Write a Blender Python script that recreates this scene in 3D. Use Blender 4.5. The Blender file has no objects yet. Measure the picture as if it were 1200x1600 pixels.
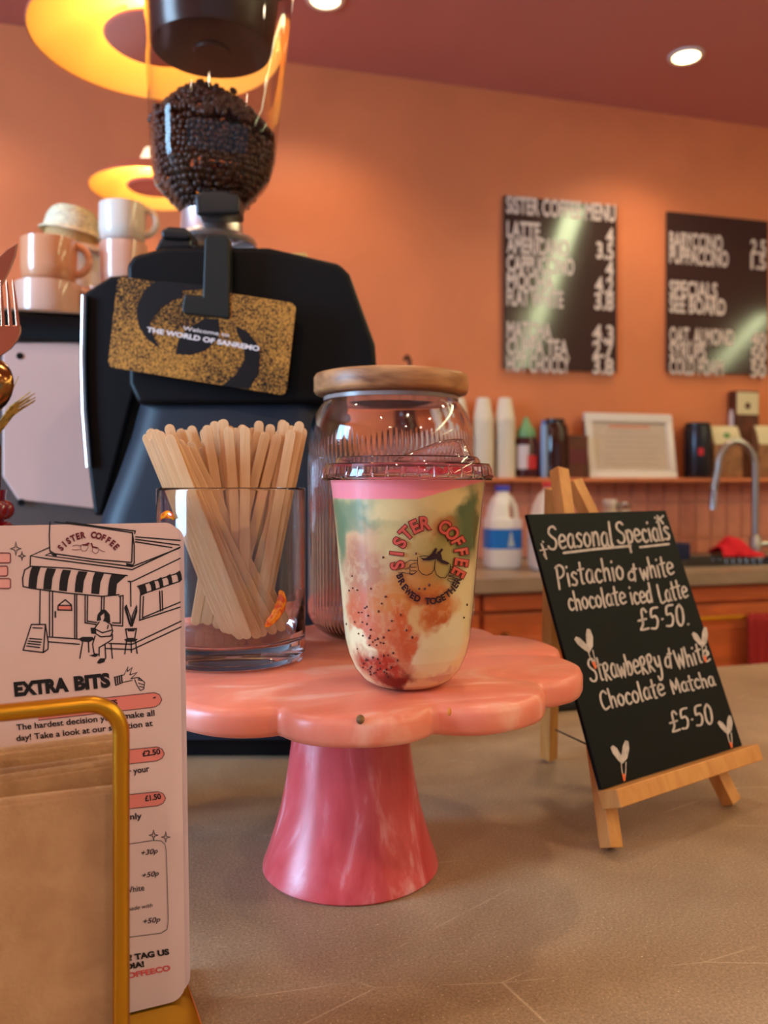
import bpy, bmesh, math, random
import numpy as np
from mathutils import Vector, Matrix
from mathutils.geometry import tessellate_polygon
random.seed(7)
sc = bpy.context.scene
col = sc.collection
PI = math.pi

# ------------------------------------------------------------------ camera, world, light, exposure
CAM_Z = 1.16                       # camera height above the floor; counter top at 0.90
YAW = math.radians(15.5)           # camera turned to the right of the back wall's normal
F, CX, CY = 1300.0, 600.0, 757.0   # focal length in pixels of the 1200x1600 frame, horizon row
CA, SA = math.cos(YAW), math.sin(YAW)
cam = bpy.data.cameras.new('camera')
cam.sensor_fit = 'VERTICAL'; cam.sensor_height = 24.0
cam.lens = 24.0 * F / 1600.0
cam.shift_y = -(800 - CY) / 1600.0
cam.clip_start = 0.02
cam.dof.use_dof = True
cam.dof.focus_distance = 0.455
cam.dof.aperture_fstop = 5.6
camo = bpy.data.objects.new('camera', cam)
camo.location = (0, 0, CAM_Z)
camo.rotation_euler = (PI / 2, 0, -YAW)
col.objects.link(camo)
sc.camera = camo
sc.view_settings.view_transform = 'Standard'
sc.view_settings.look = 'None'
sc.view_settings.gamma = 1.0
sc.view_settings.use_curve_mapping = False
sc.view_settings.exposure = 0.0
sc.cycles.use_denoising = True
sc.cycles.max_bounces = 12
sc.cycles.transparent_max_bounces = 24
sc.cycles.transmission_bounces = 10
sc.cycles.caustics_refractive = True
sc.cycles.caustics_reflective = False
sc.cycles.blur_glossy = 0.5
sc.cycles.sample_clamp_indirect = 4.0
w = bpy.data.worlds.new('daylight'); sc.world = w
w.use_nodes = True
w.node_tree.nodes['Background'].inputs['Color'].default_value = (0.50, 0.72, 1.0, 1)
w.node_tree.nodes['Background'].inputs['Strength'].default_value = 0.5

P_SPOT, P_WIN, P_SHOP, P_PEND, E_STRIP = 16.0, 115.0, 3.0, 2.2, 26.0
WARM = (1.0, 0.80, 0.55)

def lamp(name, kind, loc, energy, color, **kw):
    l = bpy.data.lights.new(name, kind); l.energy = energy; l.color = color
    for k, v in kw.items():
        if k != 'rot': setattr(l, k, v)
    o = bpy.data.objects.new(name, l); o.location = loc
    o.rotation_euler = kw.get('rot', (0, 0, 0)); col.objects.link(o)
    return o
# daylight through the window of the left wall and the shop front behind the camera
lamp('window_daylight', 'AREA', (-2.28, 0.40, 1.60), P_WIN, (0.38, 0.67, 1.0), shape='RECTANGLE', size=1.25, size_y=0.85, rot=(0, -PI / 2, 0))
lamp('shop_front_daylight', 'AREA', (0.6, -4.28, 1.40), P_SHOP, (0.62, 0.80, 1.0), shape='RECTANGLE', size=5.2, size_y=1.9, rot=(-PI / 2, 0, PI))

# ------------------------------------------------------------------ frames and helpers
def W(X, Z, h):
    "camera frame (right, forward, up from the lens) to world"
    return Vector((X * CA + Z * SA, -X * SA + Z * CA, CAM_Z + h))
def P(px, py, Z):
    return W((px - CX) / F * Z, Z, -(py - CY) / F * Z)
def ray(px, py):
    return (W((px - CX) / F, 1.0, -(py - CY) / F) - Vector((0, 0, CAM_Z)))
O = Vector((0, 0, CAM_Z))
def on_plane(px, py, p0, n):
    d = ray(px, py); t = (p0 - O).dot(n) / d.dot(n)
    return O + d * t
def RV(px, py, v):
    return on_plane(px, py, Vector((0, v, 0)), Vector((0, 1, 0)))
def RZ(px, py, z):
    return on_plane(px, py, Vector((0, 0, z)), Vector((0, 0, 1)))
class Frame:
    def __init__(s, o, yaw=0.0):
        s.o = Vector(o); c, d = math.cos(yaw), math.sin(yaw)
        s.x = Vector((c, d, 0)); s.y = Vector((-d, c, 0)); s.z = Vector((0, 0, 1))
    def __call__(s, x, y, z): return s.o + s.x * x + s.y * y + s.z * z
CTR = 0.90

def lin(c):
    r = []
    for v in c[:3]:
        v /= 255.0
        r.append(v / 12.92 if v <= 0.04045 else ((v + 0.055) / 1.055) ** 2.4)
    return (r[0], r[1], r[2], 1.0)

MATS = {}
def M(name, rgb, rough=0.5, metal=0.0, var=0.0, vscale=12.0, stretch=(1, 1, 1), rgb2=None, bump=0.0, bscale=150.0,
      spec=0.5, trans=0.0, ior=1.45, sss=0.0, coat=0.0, detail=6.0, emit=None, estr=0.0, contrast=(0.35, 0.65), tl=0.0):
    if name in MATS: return MATS[name]
    m = bpy.data.materials.new(name); m.use_nodes = True
    nt = m.node_tree; b = nt.nodes['Principled BSDF']; L = nt.links
    b.inputs['Base Color'].default_value = lin(rgb)
    b.inputs['Roughness'].default_value = rough
    b.inputs['Metallic'].default_value = metal
    b.inputs['Specular IOR Level'].default_value = spec
    b.inputs['Transmission Weight'].default_value = trans
    b.inputs['IOR'].default_value = ior
    b.inputs['Coat Weight'].default_value = coat
    if sss:
        b.inputs['Subsurface Weight'].default_value = sss
        b.inputs['Subsurface Radius'].default_value = (1.0, 0.35, 0.25)
        b.inputs['Subsurface Scale'].default_value = 0.012
    if emit:
        b.inputs['Emission Color'].default_value = lin(emit); b.inputs['Emission Strength'].default_value = estr
    if var or rgb2 or bump:
        tc = nt.nodes.new('ShaderNodeTexCoord'); mp = nt.nodes.new('ShaderNodeMapping')
        mp.inputs['Scale'].default_value = stretch
        L.new(tc.outputs['Object'], mp.inputs['Vector'])
    if var or rgb2:
        n = nt.nodes.new('ShaderNodeTexNoise'); n.inputs['Scale'].default_value = vscale; n.inputs['Detail'].default_value = detail
        n.inputs['Distortion'].default_value = 0.6
        L.new(mp.outputs['Vector'], n.inputs['Vector'])
        r = nt.nodes.new('ShaderNodeValToRGB')
        r.color_ramp.elements[0].position, r.color_ramp.elements[1].position = contrast
        c2 = rgb2 or tuple(min(255, c * (1 + var)) for c in rgb)
        c1 = rgb if rgb2 else tuple(c * (1 - var) for c in rgb)
        r.color_ramp.elements[0].color = lin(c1); r.color_ramp.elements[1].color = lin(c2)
        L.new(n.outputs['Fac'], r.inputs['Fac']); L.new(r.outputs['Color'], b.inputs['Base Color'])
    if bump:
        n2 = nt.nodes.new('ShaderNodeTexNoise'); n2.inputs['Scale'].default_value = bscale; n2.inputs['Detail'].default_value = 4
        L.new(mp.outputs['Vector'], n2.inputs['Vector'])
        bp = nt.nodes.new('ShaderNodeBump'); bp.inputs['Strength'].default_value = bump; bp.inputs['Distance'].default_value = 0.002
        L.new(n2.outputs['Fac'], bp.inputs['Height']); L.new(bp.outputs['Normal'], b.inputs['Normal'])
    MATS[name] = m
    return m

def thin_clear(name, tint=(255, 255, 255), gloss=1.0, rough=0.02, ior=1.5):
    "thin clear plastic or glass wall: transparent with a Fresnel reflection"
    m = bpy.data.materials.new(name); m.use_nodes = True
    nt = m.node_tree; L = nt.links
    nt.nodes.remove(nt.nodes['Principled BSDF'])
    out = nt.nodes['Material Output']
    t = nt.nodes.new('ShaderNodeBsdfTransparent'); t.inputs['Color'].default_value = lin(tint)
    g = nt.nodes.new('ShaderNodeBsdfGlossy'); g.inputs['Roughness'].default_value = rough
    lw = nt.nodes.new('ShaderNodeLayerWeight'); lw.inputs['Blend'].default_value = 0.5
    pw = nt.nodes.new('ShaderNodeMath'); pw.operation = 'POWER'; pw.inputs[1].default_value = 4.5
    f0 = ((ior - 1) / (ior + 1)) ** 2
    mu = nt.nodes.new('ShaderNodeMath'); mu.operation = 'MULTIPLY_ADD'; mu.inputs[1].default_value = (1 - f0) * gloss * .85; mu.inputs[2].default_value = f0 * gloss; mu.use_clamp = True
    mx = nt.nodes.new('ShaderNodeMixShader')
    L.new(lw.outputs['Facing'], pw.inputs[0]); L.new(pw.outputs['Value'], mu.inputs[0]); L.new(mu.outputs['Value'], mx.inputs['Fac'])
    L.new(t.outputs['BSDF'], mx.inputs[1]); L.new(g.outputs['BSDF'], mx.inputs[2])
    L.new(mx.outputs['Shader'], out.inputs['Surface'])
    return m

class G:
    "collects vertices and faces of one mesh, in world coordinates"
    def __init__(s): s.v = []; s.f = []
    def add(s, vs, fs):
        b = len(s.v); s.v += [Vector(v) for v in vs]; s.f += [tuple(i + b for i in f) for f in fs]; return s
    def box(s, fr, x0, x1, y0, y1, z0, z1):
        c = [(x0, y0, z0), (x1, y0, z0), (x1, y1, z0), (x0, y1, z0), (x0, y0, z1), (x1, y0, z1), (x1, y1, z1), (x0, y1, z1)]
        return s.add([fr(*p) for p in c], [(0, 3, 2, 1), (4, 5, 6, 7), (0, 1, 5, 4), (1, 2, 6, 5), (2, 3, 7, 6), (3, 0, 4, 7)])
    def hexa(s, c):
        return s.add(c, [(0, 3, 2, 1), (4, 5, 6, 7), (0, 1, 5, 4), (1, 2, 6, 5), (2, 3, 7, 6), (3, 0, 4, 7)])
    def prism(s, loop, d):
        n = len(loop); d = Vector(d)
        return s.add(list(loop) + [Vector(p) + d for p in loop],
                     [tuple(range(n - 1, -1, -1)), tuple(range(n, 2 * n))] + [(i, (i + 1) % n, n + (i + 1) % n, n + i) for i in range(n)])
    def rings(s, rings, cap0=True, cap1=True, closed=True):
        n = len(rings[0]); b = len(s.v)
        for r in rings: s.v += [Vector(p) for p in r]
        m = n if closed else n - 1
        for k in range(len(rings) - 1):
            for i in range(m):
                j = (i + 1) % n
                s.f.append((b + k * n + i, b + k * n + j, b + (k + 1) * n + j, b + (k + 1) * n + i))
        if cap0: s.f.append(tuple(b + i for i in range(n - 1, -1, -1)))
        if cap1: s.f.append(tuple(b + (len(rings) - 1) * n + i for i in range(n)))
        return s
    def lathe(s, o, prof, seg=48, cap0=False, cap1=False, rfun=None, axis=None):
        o = Vector(o)
        if axis is None: ex, ey, ez = Vector((1, 0, 0)), Vector((0, 1, 0)), Vector((0, 0, 1))
        else:
            ez = Vector(axis).normalized(); ex = ez.orthogonal().normalized(); ey = ez.cross(ex)
        R = []
        for (r, z) in prof:
            ring = []
            for i in range(seg):
                a = 2 * PI * i / seg; rr = max(r, 1e-5)
                if rfun: rr = rfun(rr, z, a)
                ring.append(o + ex * (rr * math.cos(a)) + ey * (rr * math.sin(a)) + ez * z)
            R.append(ring)
        return s.rings(R, cap0, cap1)
    def tube(s, pts, r, seg=10, closed=False):
        pts = [Vector(p) for p in pts]; n = len(pts); rs = r if isinstance(r, (list, tuple)) else [r] * n
        R = []; up = None
        for i, p in enumerate(pts):
            a = pts[(i - 1) % n] if (closed or i > 0) else p; b = pts[(i + 1) % n] if (closed or i < n - 1) else p
            t = (b - a).normalized()
            if up is None: up = t.orthogonal().normalized()
            up = (up - t * up.dot(t)).normalized(); sd = t.cross(up)
            R.append([p + (up * math.cos(2 * PI * k / seg) + sd * math.sin(2 * PI * k / seg)) * rs[i] for k in range(seg)])
        if closed: R.append(R[0])
        return s.rings(R, not closed, not closed)
    def ball(s, o, rx, ry, rz, seg=12, rows=8, rot=None):
        o = Vector(o); R = []
        for j in range(rows + 1):
            ph = PI * j / rows; ring = []
            for i in range(seg):
                a = 2 * PI * i / seg
                q = Vector((rx * max(math.sin(ph), 1e-3) * math.cos(a), ry * max(math.sin(ph), 1e-3) * math.sin(a), -rz * math.cos(ph)))
                if rot is not None: q = rot @ q
                ring.append(o + q)
            R.append(ring)
        return s.rings(R, True, True)

def obj(name, g, mat, parent=None, smooth=False, bevel=0.0, loc=None, angle=40, bseg=2):
    me = bpy.data.meshes.new(name)
    base = Vector(loc) if loc is not None else (Vector(parent['_abs']) if parent is not None else Vector((0, 0, 0)))
    me.from_pydata([tuple(v - base) for v in g.v], [], g.f)
    bm = bmesh.new(); bm.from_mesh(me)
    bmesh.ops.recalc_face_normals(bm, faces=bm.faces)
    if bevel:
        bmesh.ops.remove_doubles(bm, verts=bm.verts, dist=1e-6)
        ed = [e for e in bm.edges if len(e.link_faces) == 2 and e.calc_face_angle(0) > math.radians(30)]
        bmesh.ops.bevel(bm, geom=ed, offset=bevel, segments=bseg, affect='EDGES', profile=0.6, clamp_overlap=True)
    bm.to_mesh(me); bm.free()
    wn = bevel and not smooth
    if wn: angle = 60
    if smooth or bevel:
        me.polygons.foreach_set('use_smooth', [True] * len(me.polygons))
        try: me.set_sharp_from_angle(angle=math.radians(angle))
        except Exception: pass
    me.materials.append(mat)
    o = bpy.data.objects.new(name, me); col.objects.link(o)
    if wn:
        md = o.modifiers.new('normals', 'WEIGHTED_NORMAL'); md.weight = 100; md.keep_sharp = True
    if parent is not None:
        o.parent = parent
        o.location = base - Vector(parent['_abs'])
    else: o.location = base
    o['_abs'] = tuple(base)
    return o
def tag(o, label, cat, group=None, kind=None):
    o['label'] = label; o['category'] = cat
    if group: o['group'] = group
    if kind: o['kind'] = kind
    return o
def thing(name, label, cat, loc, group=None):
    o = bpy.data.objects.new(name, None); o.empty_display_size = 0.02; col.objects.link(o)
    o.location = loc; o['_abs'] = tuple(loc)
    return tag(o, label, cat, group)
def struct(name, g, mat, **kw):
    o = obj(name, g, mat, **kw); o['kind'] = 'structure'; return o
def dup(root, loc, label=None):
    r = root.copy(); col.objects.link(r); r.location = loc; r['_abs'] = tuple(loc)
    if label: r['label'] = label
    for ch in list(root.children):
        c = ch.copy(); col.objects.link(c); c.parent = r
        for gch in list(ch.children):
            d = gch.copy(); col.objects.link(d); d.parent = c
    return r
WORLD = Frame((0, 0, 0))

# ------------------------------------------------------------------ ink: flat print and chalk on a surface
_tc = {}
def text_geo(s, bold=0.0):
    "triangulated outline of a text in font units: points (x, y), faces, width"
    key = (s, bold)
    if key in _tc: return _tc[key]
    cu = bpy.data.curves.new('t', 'FONT'); cu.body = s; cu.size = 1.0; cu.offset = bold; cu.resolution_u = 4
    o = bpy.data.objects.new('t', cu); col.objects.link(o)
    me = bpy.data.meshes.new_from_object(o, depsgraph=bpy.context.evaluated_depsgraph_get())
    pts = [(v.co.x, v.co.y) for v in me.vertices]; fs = [tuple(p.vertices) for p in me.polygons]
    bpy.data.objects.remove(o); bpy.data.curves.remove(cu); bpy.data.meshes.remove(me)
    x0 = min(p[0] for p in pts); x1 = max(p[0] for p in pts)
    _tc[key] = ([(x - x0, y) for x, y in pts], fs, x1 - x0)
    return _tc[key]
class Ink:
    def __init__(s): s.v = []; s.f = []
    def _add(s, v, f):
        b = len(s.v); s.v += v; s.f += [tuple(i + b for i in q) for q in f]
    def stroke(s, pts, wd, closed=False):
        pts = [Vector(p) for p in pts]; n = len(pts)
        if n < 2: return s
        L = []
        for i in range(n):
            a = pts[(i - 1) % n] if (closed or i > 0) else pts[i]; b = pts[(i + 1) % n] if (closed or i < n - 1) else pts[i]
            d1 = (pts[i] - a); d2 = (b - pts[i])
            t = (d1.normalized() if d1.length > 0 else Vector((0, 0))) + (d2.normalized() if d2.length > 0 else Vector((0, 0)))
            t = t.normalized() if t.length > 1e-6 else (d2.normalized() if d2.length else Vector((1, 0)))
            nn = Vector((-t.y, t.x)); ref = d2 if d2.length > 0 else d1
            ref = ref.normalized(); k = 1.0 / max(0.5, abs(Vector((-ref.y, ref.x)).dot(nn)))
            L.append((pts[i] + nn * wd / 2 * k, pts[i] - nn * wd / 2 * k))
        v = [tuple(q) for p in L for q in p]
        m = n if closed else n - 1
        s._add(v, [(2 * i, 2 * ((i + 1) % n), 2 * ((i + 1) % n) + 1, 2 * i + 1) for i in range(m)])
        if not closed:
            for e in (pts[0], pts[-1]): s.dot(e, wd / 2, 8)
        return s
    def dot(s, c, r, n=10):
        s._add([(c[0] + r * math.cos(2 * PI * i / n), c[1] + r * math.sin(2 * PI * i / n)) for i in range(n)], [tuple(range(n))]); return s
    def poly(s, pts):
        t = tessellate_polygon([[Vector((p[0], p[1], 0)) for p in pts]])
        s._add([tuple(p) for p in pts], [tuple(q) for q in t]); return s
    def text(s, txt, p0, p1, cap, bold=0.0, up=None, cond=None):
        "text from p0 to p1 (baseline ends), cap height in px; up = direction of the letters' upright"
        pts, fs, wd = text_geo(txt, bold)
        p0, p1 = Vector(p0), Vector(p1); d = p1 - p0
        u = Vector(up).normalized() if up else Vector((d.y, -d.x)).normalized()
        s._add([tuple(p0 + d * (x / wd) + u * (cap * y / 0.70)) for x, y in pts], fs); return s
    def arc(s, txt, c, r, a0, a1, cap, wd, bold=0.0, inside=False, sx=1.0):
        "letters one by one along a circle; a in degrees, 0 = right, 90 = up"
        n = len(txt)
        for i, ch in enumerate(txt):
            if ch == ' ': continue
            a = math.radians(a0 + (a1 - a0) * i / max(1, n - 1))
            out = Vector((math.cos(a) * sx, -math.sin(a))); up = out.normalized() if not inside else -out.normalized()
            right = Vector((-up.y, up.x))
            q = Vector(c) + Vector((math.cos(a) * r * sx, -math.sin(a) * r))
            wi = wd * min(1.25, text_geo(ch, bold)[2] / 0.66)
            s.text(ch, q - right * wi / 2, q + right * wi / 2, cap, bold, up=up)
        return s
    def dashes(s, pts, wd, step=2.6, fill=0.6):
        pts = [Vector(p) for p in pts]; acc = 0.0
        for a, b in zip(pts[:-1], pts[1:]):
            l = (b - a).length
            if l == 0: continue
            d = (b - a) / l; x = -acc
            while x < l:
                x0, x1 = max(0, x), min(l, x + step * fill)
                if x1 > x0 + 0.05:
                    n_ = Vector((-d.y, d.x)) * wd / 2
                    s._add([tuple(a + d * x0 + n_), tuple(a + d * x1 + n_), tuple(a + d * x1 - n_), tuple(a + d * x0 - n_)], [(0, 1, 2, 3)])
                x += step
            acc = (l + acc) % step
        return s
    def put(s, name, surf, mat, parent):
        g = G(); g.v = [surf(x, y) for x, y in s.v]; g.f = s.f
        return obj(name, g, mat, parent)
def crop(ox, oy, k, *pts): return [(ox + x / k, oy + y / k) for x, y in pts]
def rr(x0, y0, x1, y1, r, n=5):
    "rounded rectangle in 2D"
    out = []
    for cx, cy, a in ((x1 - r, y0 + r, -90), (x1 - r, y1 - r, 0), (x0 + r, y1 - r, 90), (x0 + r, y0 + r, 180)):
        for i in range(n + 1):
            t = math.radians(a + 90 * i / n); out.append((cx + r * math.cos(t), cy + r * math.sin(t)))
    return out

# ------------------------------------------------------------------ materials
m_wall = M('terracotta_wall_paint', (222, 128, 80), 0.55, var=0.03, vscale=3)
m_ceil = M('terracotta_ceiling_paint', (198, 126, 114), 0.6, var=0.02, vscale=2)
m_floor = M('floor_boards', (206, 176, 146), 0.5, var=0.2, vscale=6, stretch=(1, 8, 1))
m_counter = M('microcement', (172, 146, 116), 0.36, rgb2=(196, 170, 136), vscale=14, bump=0.12, bscale=420, spec=0.45, contrast=(0.3, 0.72))
def microcement():
    m = m_counter; nt = m.node_tree; L = nt.links; b = nt.nodes['Principled BSDF']
    tc = nt.nodes.new('ShaderNodeTexCoord')
    def noise(scale, detail=4, dist=0.0):
        n = nt.nodes.new('ShaderNodeTexNoise'); n.inputs['Scale'].default_value = scale; n.inputs['Detail'].default_value = detail; n.inputs['Distortion'].default_value = dist
        L.new(tc.outputs['Object'], n.inputs['Vector']); return n.outputs['Fac']
    def ramp(fac, p0, c0, p1, c1):
        r = nt.nodes.new('ShaderNodeValToRGB'); e = r.color_ramp.elements
        e[0].position, e[0].color, e[1].position, e[1].color = p0, c0, p1, c1
        L.new(fac, r.inputs['Fac']); return r.outputs['Color']
    def mix(mode, fac, a, c):
        x = nt.nodes.new('ShaderNodeMix'); x.data_type = 'RGBA'; x.blend_type = mode
        if isinstance(fac, float): x.inputs['Factor'].default_value = fac
        else: L.new(fac, x.inputs['Factor'])
        L.new(a, x.inputs['A']); L.new(c, x.inputs['B']); return x.outputs['Result']
    base = ramp(noise(7, 8, .8), .32, lin((146, 120, 94)), .70, lin((178, 152, 122)))
    grain = ramp(noise(620, 4), .34, (.68, .66, .64, 1), .66, (1.22, 1.22, 1.22, 1))
    col_ = mix('MULTIPLY', .75, base, grain)
    speck = ramp(noise(700, 1), .70, (0, 0, 0, 1), .76, (1, 1, 1, 1))
    light = nt.nodes.new('ShaderNodeRGB'); light.outputs[0].default_value = lin((222, 200, 168))
    col_ = mix('MIX', speck, col_, light.outputs[0])
    v = nt.nodes.new('ShaderNodeTexVoronoi'); v.feature = 'DISTANCE_TO_EDGE'; v.inputs['Scale'].default_value = 5.5
    mp = nt.nodes.new('ShaderNodeMapping'); mp.inputs['Rotation'].default_value = (0, 0, .5); mp.inputs['Scale'].default_value = (1, 2.6, 1)
    L.new(tc.outputs['Object'], mp.inputs['Vector']); L.new(mp.outputs['Vector'], v.inputs['Vector'])
    scr = ramp(v.outputs['Distance'], .0, (1, 1, 1, 1), .006, (0, 0, 0, 1))
    msk = ramp(noise(16, 3), .52, (0, 0, 0, 1), .62, (1, 1, 1, 1))
    sc_ = mix('MULTIPLY', 1.0, scr, msk)
    hf = nt.nodes.new('ShaderNodeMath'); hf.operation = 'MULTIPLY'; hf.inputs[1].default_value = .55; L.new(sc_, hf.inputs[0])
    col_ = mix('MIX', hf.outputs[0], col_, light.outputs[0])
    for l in list(b.inputs['Base Color'].links): L.remove(l)
    L.new(col_, b.inputs['Base Color'])
microcement()
m_black = M('matt_black_metal', (9, 9, 11), 0.45, spec=0.22)
m_gloss = M('gloss_black', (6, 6, 8), 0.08)
m_blackp = M('black_plastic', (24, 24, 25), 0.35)
m_olive = M('dark_grey_plastic', (36, 37, 34), 0.4, spec=.3)
m_white = M('white_paint', (228, 214, 204), 0.4, var=0.02)
m_panel = M('pale_pink_panel', (222, 188, 180), 0.42, var=0.02, vscale=3)
m_chrome = M('chrome', (205, 200, 198), 0.14, metal=1)
m_steel = M('brushed_steel', (170, 164, 158), 0.3, metal=1)
m_gold = M('satin_gold_wire', (205, 146, 40), 0.34, metal=1)
m_goldp = M('gold_painted_base', (222, 166, 30), 0.28, metal=0.85, var=0.06, vscale=8)
m_rose = M('rose_gold_cutlery', (226, 176, 140), 0.22, metal=1)
m_bronze = M('dark_gold_spoon', (150, 104, 58), 0.18, metal=1)
m_kraft = M('kraft_napkin', (180, 136, 98), 0.85, rgb2=(196, 152, 112), vscale=60, bump=0.25, bscale=500)
m_kraftd = M('kraft_napkin_shaded', (164, 118, 76), 0.85, rgb2=(184, 138, 92), vscale=60, bump=0.25, bscale=500)  # darker copy of the same kraft, shade between layers put into the colour
m_card = M('laminated_card', (236, 204, 202), 0.32, var=0.01)
m_card2 = M('laminated_card_back', (228, 198, 202), 0.32)
m_ink = M('black_ink', (20, 10, 12), 0.5)
m_inkred = M('dark_red_ink', (110, 24, 30), 0.5)
m_pink = M('pink_ink', (240, 138, 130), 0.45)
m_pinkl = M('pale_pink_ink', (246, 176, 172), 0.45)
m_coral = M('coral_ink', (226, 84, 84), 0.45)
m_pine = M('pine_wood', (222, 158, 86), 0.5, rgb2=(196, 126, 58), vscale=9, stretch=(9, 9, 1.2), contrast=(0.35, 0.75))
m_acacia = M('acacia_wood', (196, 138, 88), 0.42, rgb2=(118, 70, 38), vscale=10, stretch=(1.2, 4, 9), contrast=(0.36, 0.7))
m_birch = M('birch_stirrer', (236, 190, 140), 0.62, rgb2=(222, 170, 116), vscale=60, stretch=(6, 6, 0.5))
m_board = M('chalkboard_black', (11, 10, 11), 0.55, var=0.25, vscale=9, spec=0.16)
m_chalk = M('chalk_marker', (196, 182, 174), 0.8, var=0.08, vscale=180)
m_orange = M('orange_chalk', (232, 110, 60), 0.8)
m_menu = M('menu_board_black', (62, 44, 40), 0.10, spec=0.6)
m_menut = M('menu_lettering', (222, 200, 188), 0.4)
m_terra = M('terracotta_cabinet', (196, 98, 50), 0.45, var=0.08, vscale=5, stretch=(1, 1, 5))
m_tile = M('terracotta_tile', (218, 138, 112), 0.3, var=0.07, vscale=9)
m_grout = M('tile_grout', (234, 180, 150), 0.8)
m_worktop = M('grey_worktop', (150, 128, 104), 0.35, var=0.06, vscale=12)
m_resin_top = None

def resin(name, c1, c2, c3, scale, stretch, rough):
    m = bpy.data.materials.new(name); m.use_nodes = True
    nt = m.node_tree; b = nt.nodes['Principled BSDF']; L = nt.links
    tc = nt.nodes.new('ShaderNodeTexCoord'); mp = nt.nodes.new('ShaderNodeMapping'); mp.inputs['Scale'].default_value = stretch
    n = nt.nodes.new('ShaderNodeTexNoise'); n.inputs['Scale'].default_value = scale; n.inputs['Detail'].default_value = 7; n.inputs['Distortion'].default_value = 2.2
    r = nt.nodes.new('ShaderNodeValToRGB'); e = r.color_ramp.elements
    e[0].position, e[0].color = 0.30, lin(c1); e[1].position, e[1].color = 0.56, lin(c2)
    x = e.new(0.74); x.color = lin(c3)
    L.new(tc.outputs['Object'], mp.inputs['Vector']); L.new(mp.outputs['Vector'], n.inputs['Vector'])
    L.new(n.outputs['Fac'], r.inputs['Fac']); L.new(r.outputs['Color'], b.inputs['Base Color'])
    b.inputs['Roughness'].default_value = rough
    b.inputs['Subsurface Weight'].default_value = 0.35; b.inputs['Subsurface Radius'].default_value = (1, 0.35, 0.25); b.inputs['Subsurface Scale'].default_value = 0.015
    return m
m_plate = resin('pink_resin_plate', (232, 128, 104), (240, 144, 118), (250, 188, 166), 9, (1, 2.2, 1), 0.34)
m_pedestal = resin('pink_resin_pedestal', (198, 60, 62), (218, 88, 92), (238, 164, 170), 16, (1.6, 1.6, 0.5), 0.3)
m_glass = M('clear_glass', (255, 255, 255), 0.0, trans=1.0, ior=1.46)
m_jarglass = M('jar_glass', (250, 246, 246), 0.0, trans=1.0, ior=1.46)
m_cup = thin_clear('clear_cup_plastic', (254, 253, 252), 0.7, 0.03, 1.4)
m_lid = M('clear_lid_plastic', (255, 250, 250), 0.02, trans=1.0, ior=1.42)
m_hopper = thin_clear('clear_hopper_plastic', (246, 238, 234), 1.0, 0.02, 1.45)

# ------------------------------------------------------------------ the room
BW = 2.47; CEIL = 2.42; XL, XR, YF = -2.2, 6.6, -4.2
struct('floor', G().box(WORLD, XL - .1, XR + .1, YF - .1, BW + .1, -0.06, 0), m_floor)
struct('ceiling', G().box(WORLD, XL - .1, XR + .1, YF - .1, BW + .1, CEIL, CEIL + .08), m_ceil)
struct('wall_back', G().box(WORLD, XL - .1, XR + .1, BW, BW + .1, 0, CEIL), m_wall)
m_plaster = M('pale_pink_plaster', (232, 204, 188), 0.6, var=.02)
struct('wall_right', G().box(WORLD, XR, XR + .1, YF, BW, 0, CEIL), m_plaster)
g = G(); y0, y1, z0, z1 = -0.06, 0.86, 0.95, 2.25
g.box(WORLD, XL - .1, XL, YF, y0, 0, CEIL).box(WORLD, XL - .1, XL, y1, BW, 0, CEIL).box(WORLD, XL - .1, XL, y0, y1, 0, z0).box(WORLD, XL - .1, XL, y0, y1, z1, CEIL)
struct('wall_left', g, m_wall)
g = G(); x0, x1, z0, z1 = -2.0, 3.2, 0.45, 2.35
g.box(WORLD, XL, x0, YF - .1, YF, 0, CEIL).box(WORLD, x1, XR, YF - .1, YF, 0, CEIL).box(WORLD, x0, x1, YF - .1, YF, 0, z0).box(WORLD, x0, x1, YF - .1, YF, z1, CEIL)
struct('wall_front', g, m_plaster)
g = G()
for a, b in ((-0.06, -0.02), (0.82, 0.86)): g.box(WORLD, XL - .08, XL - .03, a, b, 0.95, 2.25)
g.box(WORLD, XL - .08, XL - .03, -0.02, 0.82, 0.95, 0.99).box(WORLD, XL - .08, XL - .03, -0.02, 0.82, 2.21, 2.25)
struct('window_1', g, m_white)
g = G()
for a, b in ((-2.0, -1.95), (0.57, 0.63), (3.15, 3.2)): g.box(WORLD, a, b, YF - .08, YF - .03, 0.45, 2.35)
g.box(WORLD, -1.95, 3.15, YF - .08, YF - .03, 0.45, 0.50).box(WORLD, -1.95, 3.15, YF - .08, YF - .03, 2.30, 2.35)
struct('window_2', g, m_white)

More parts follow.
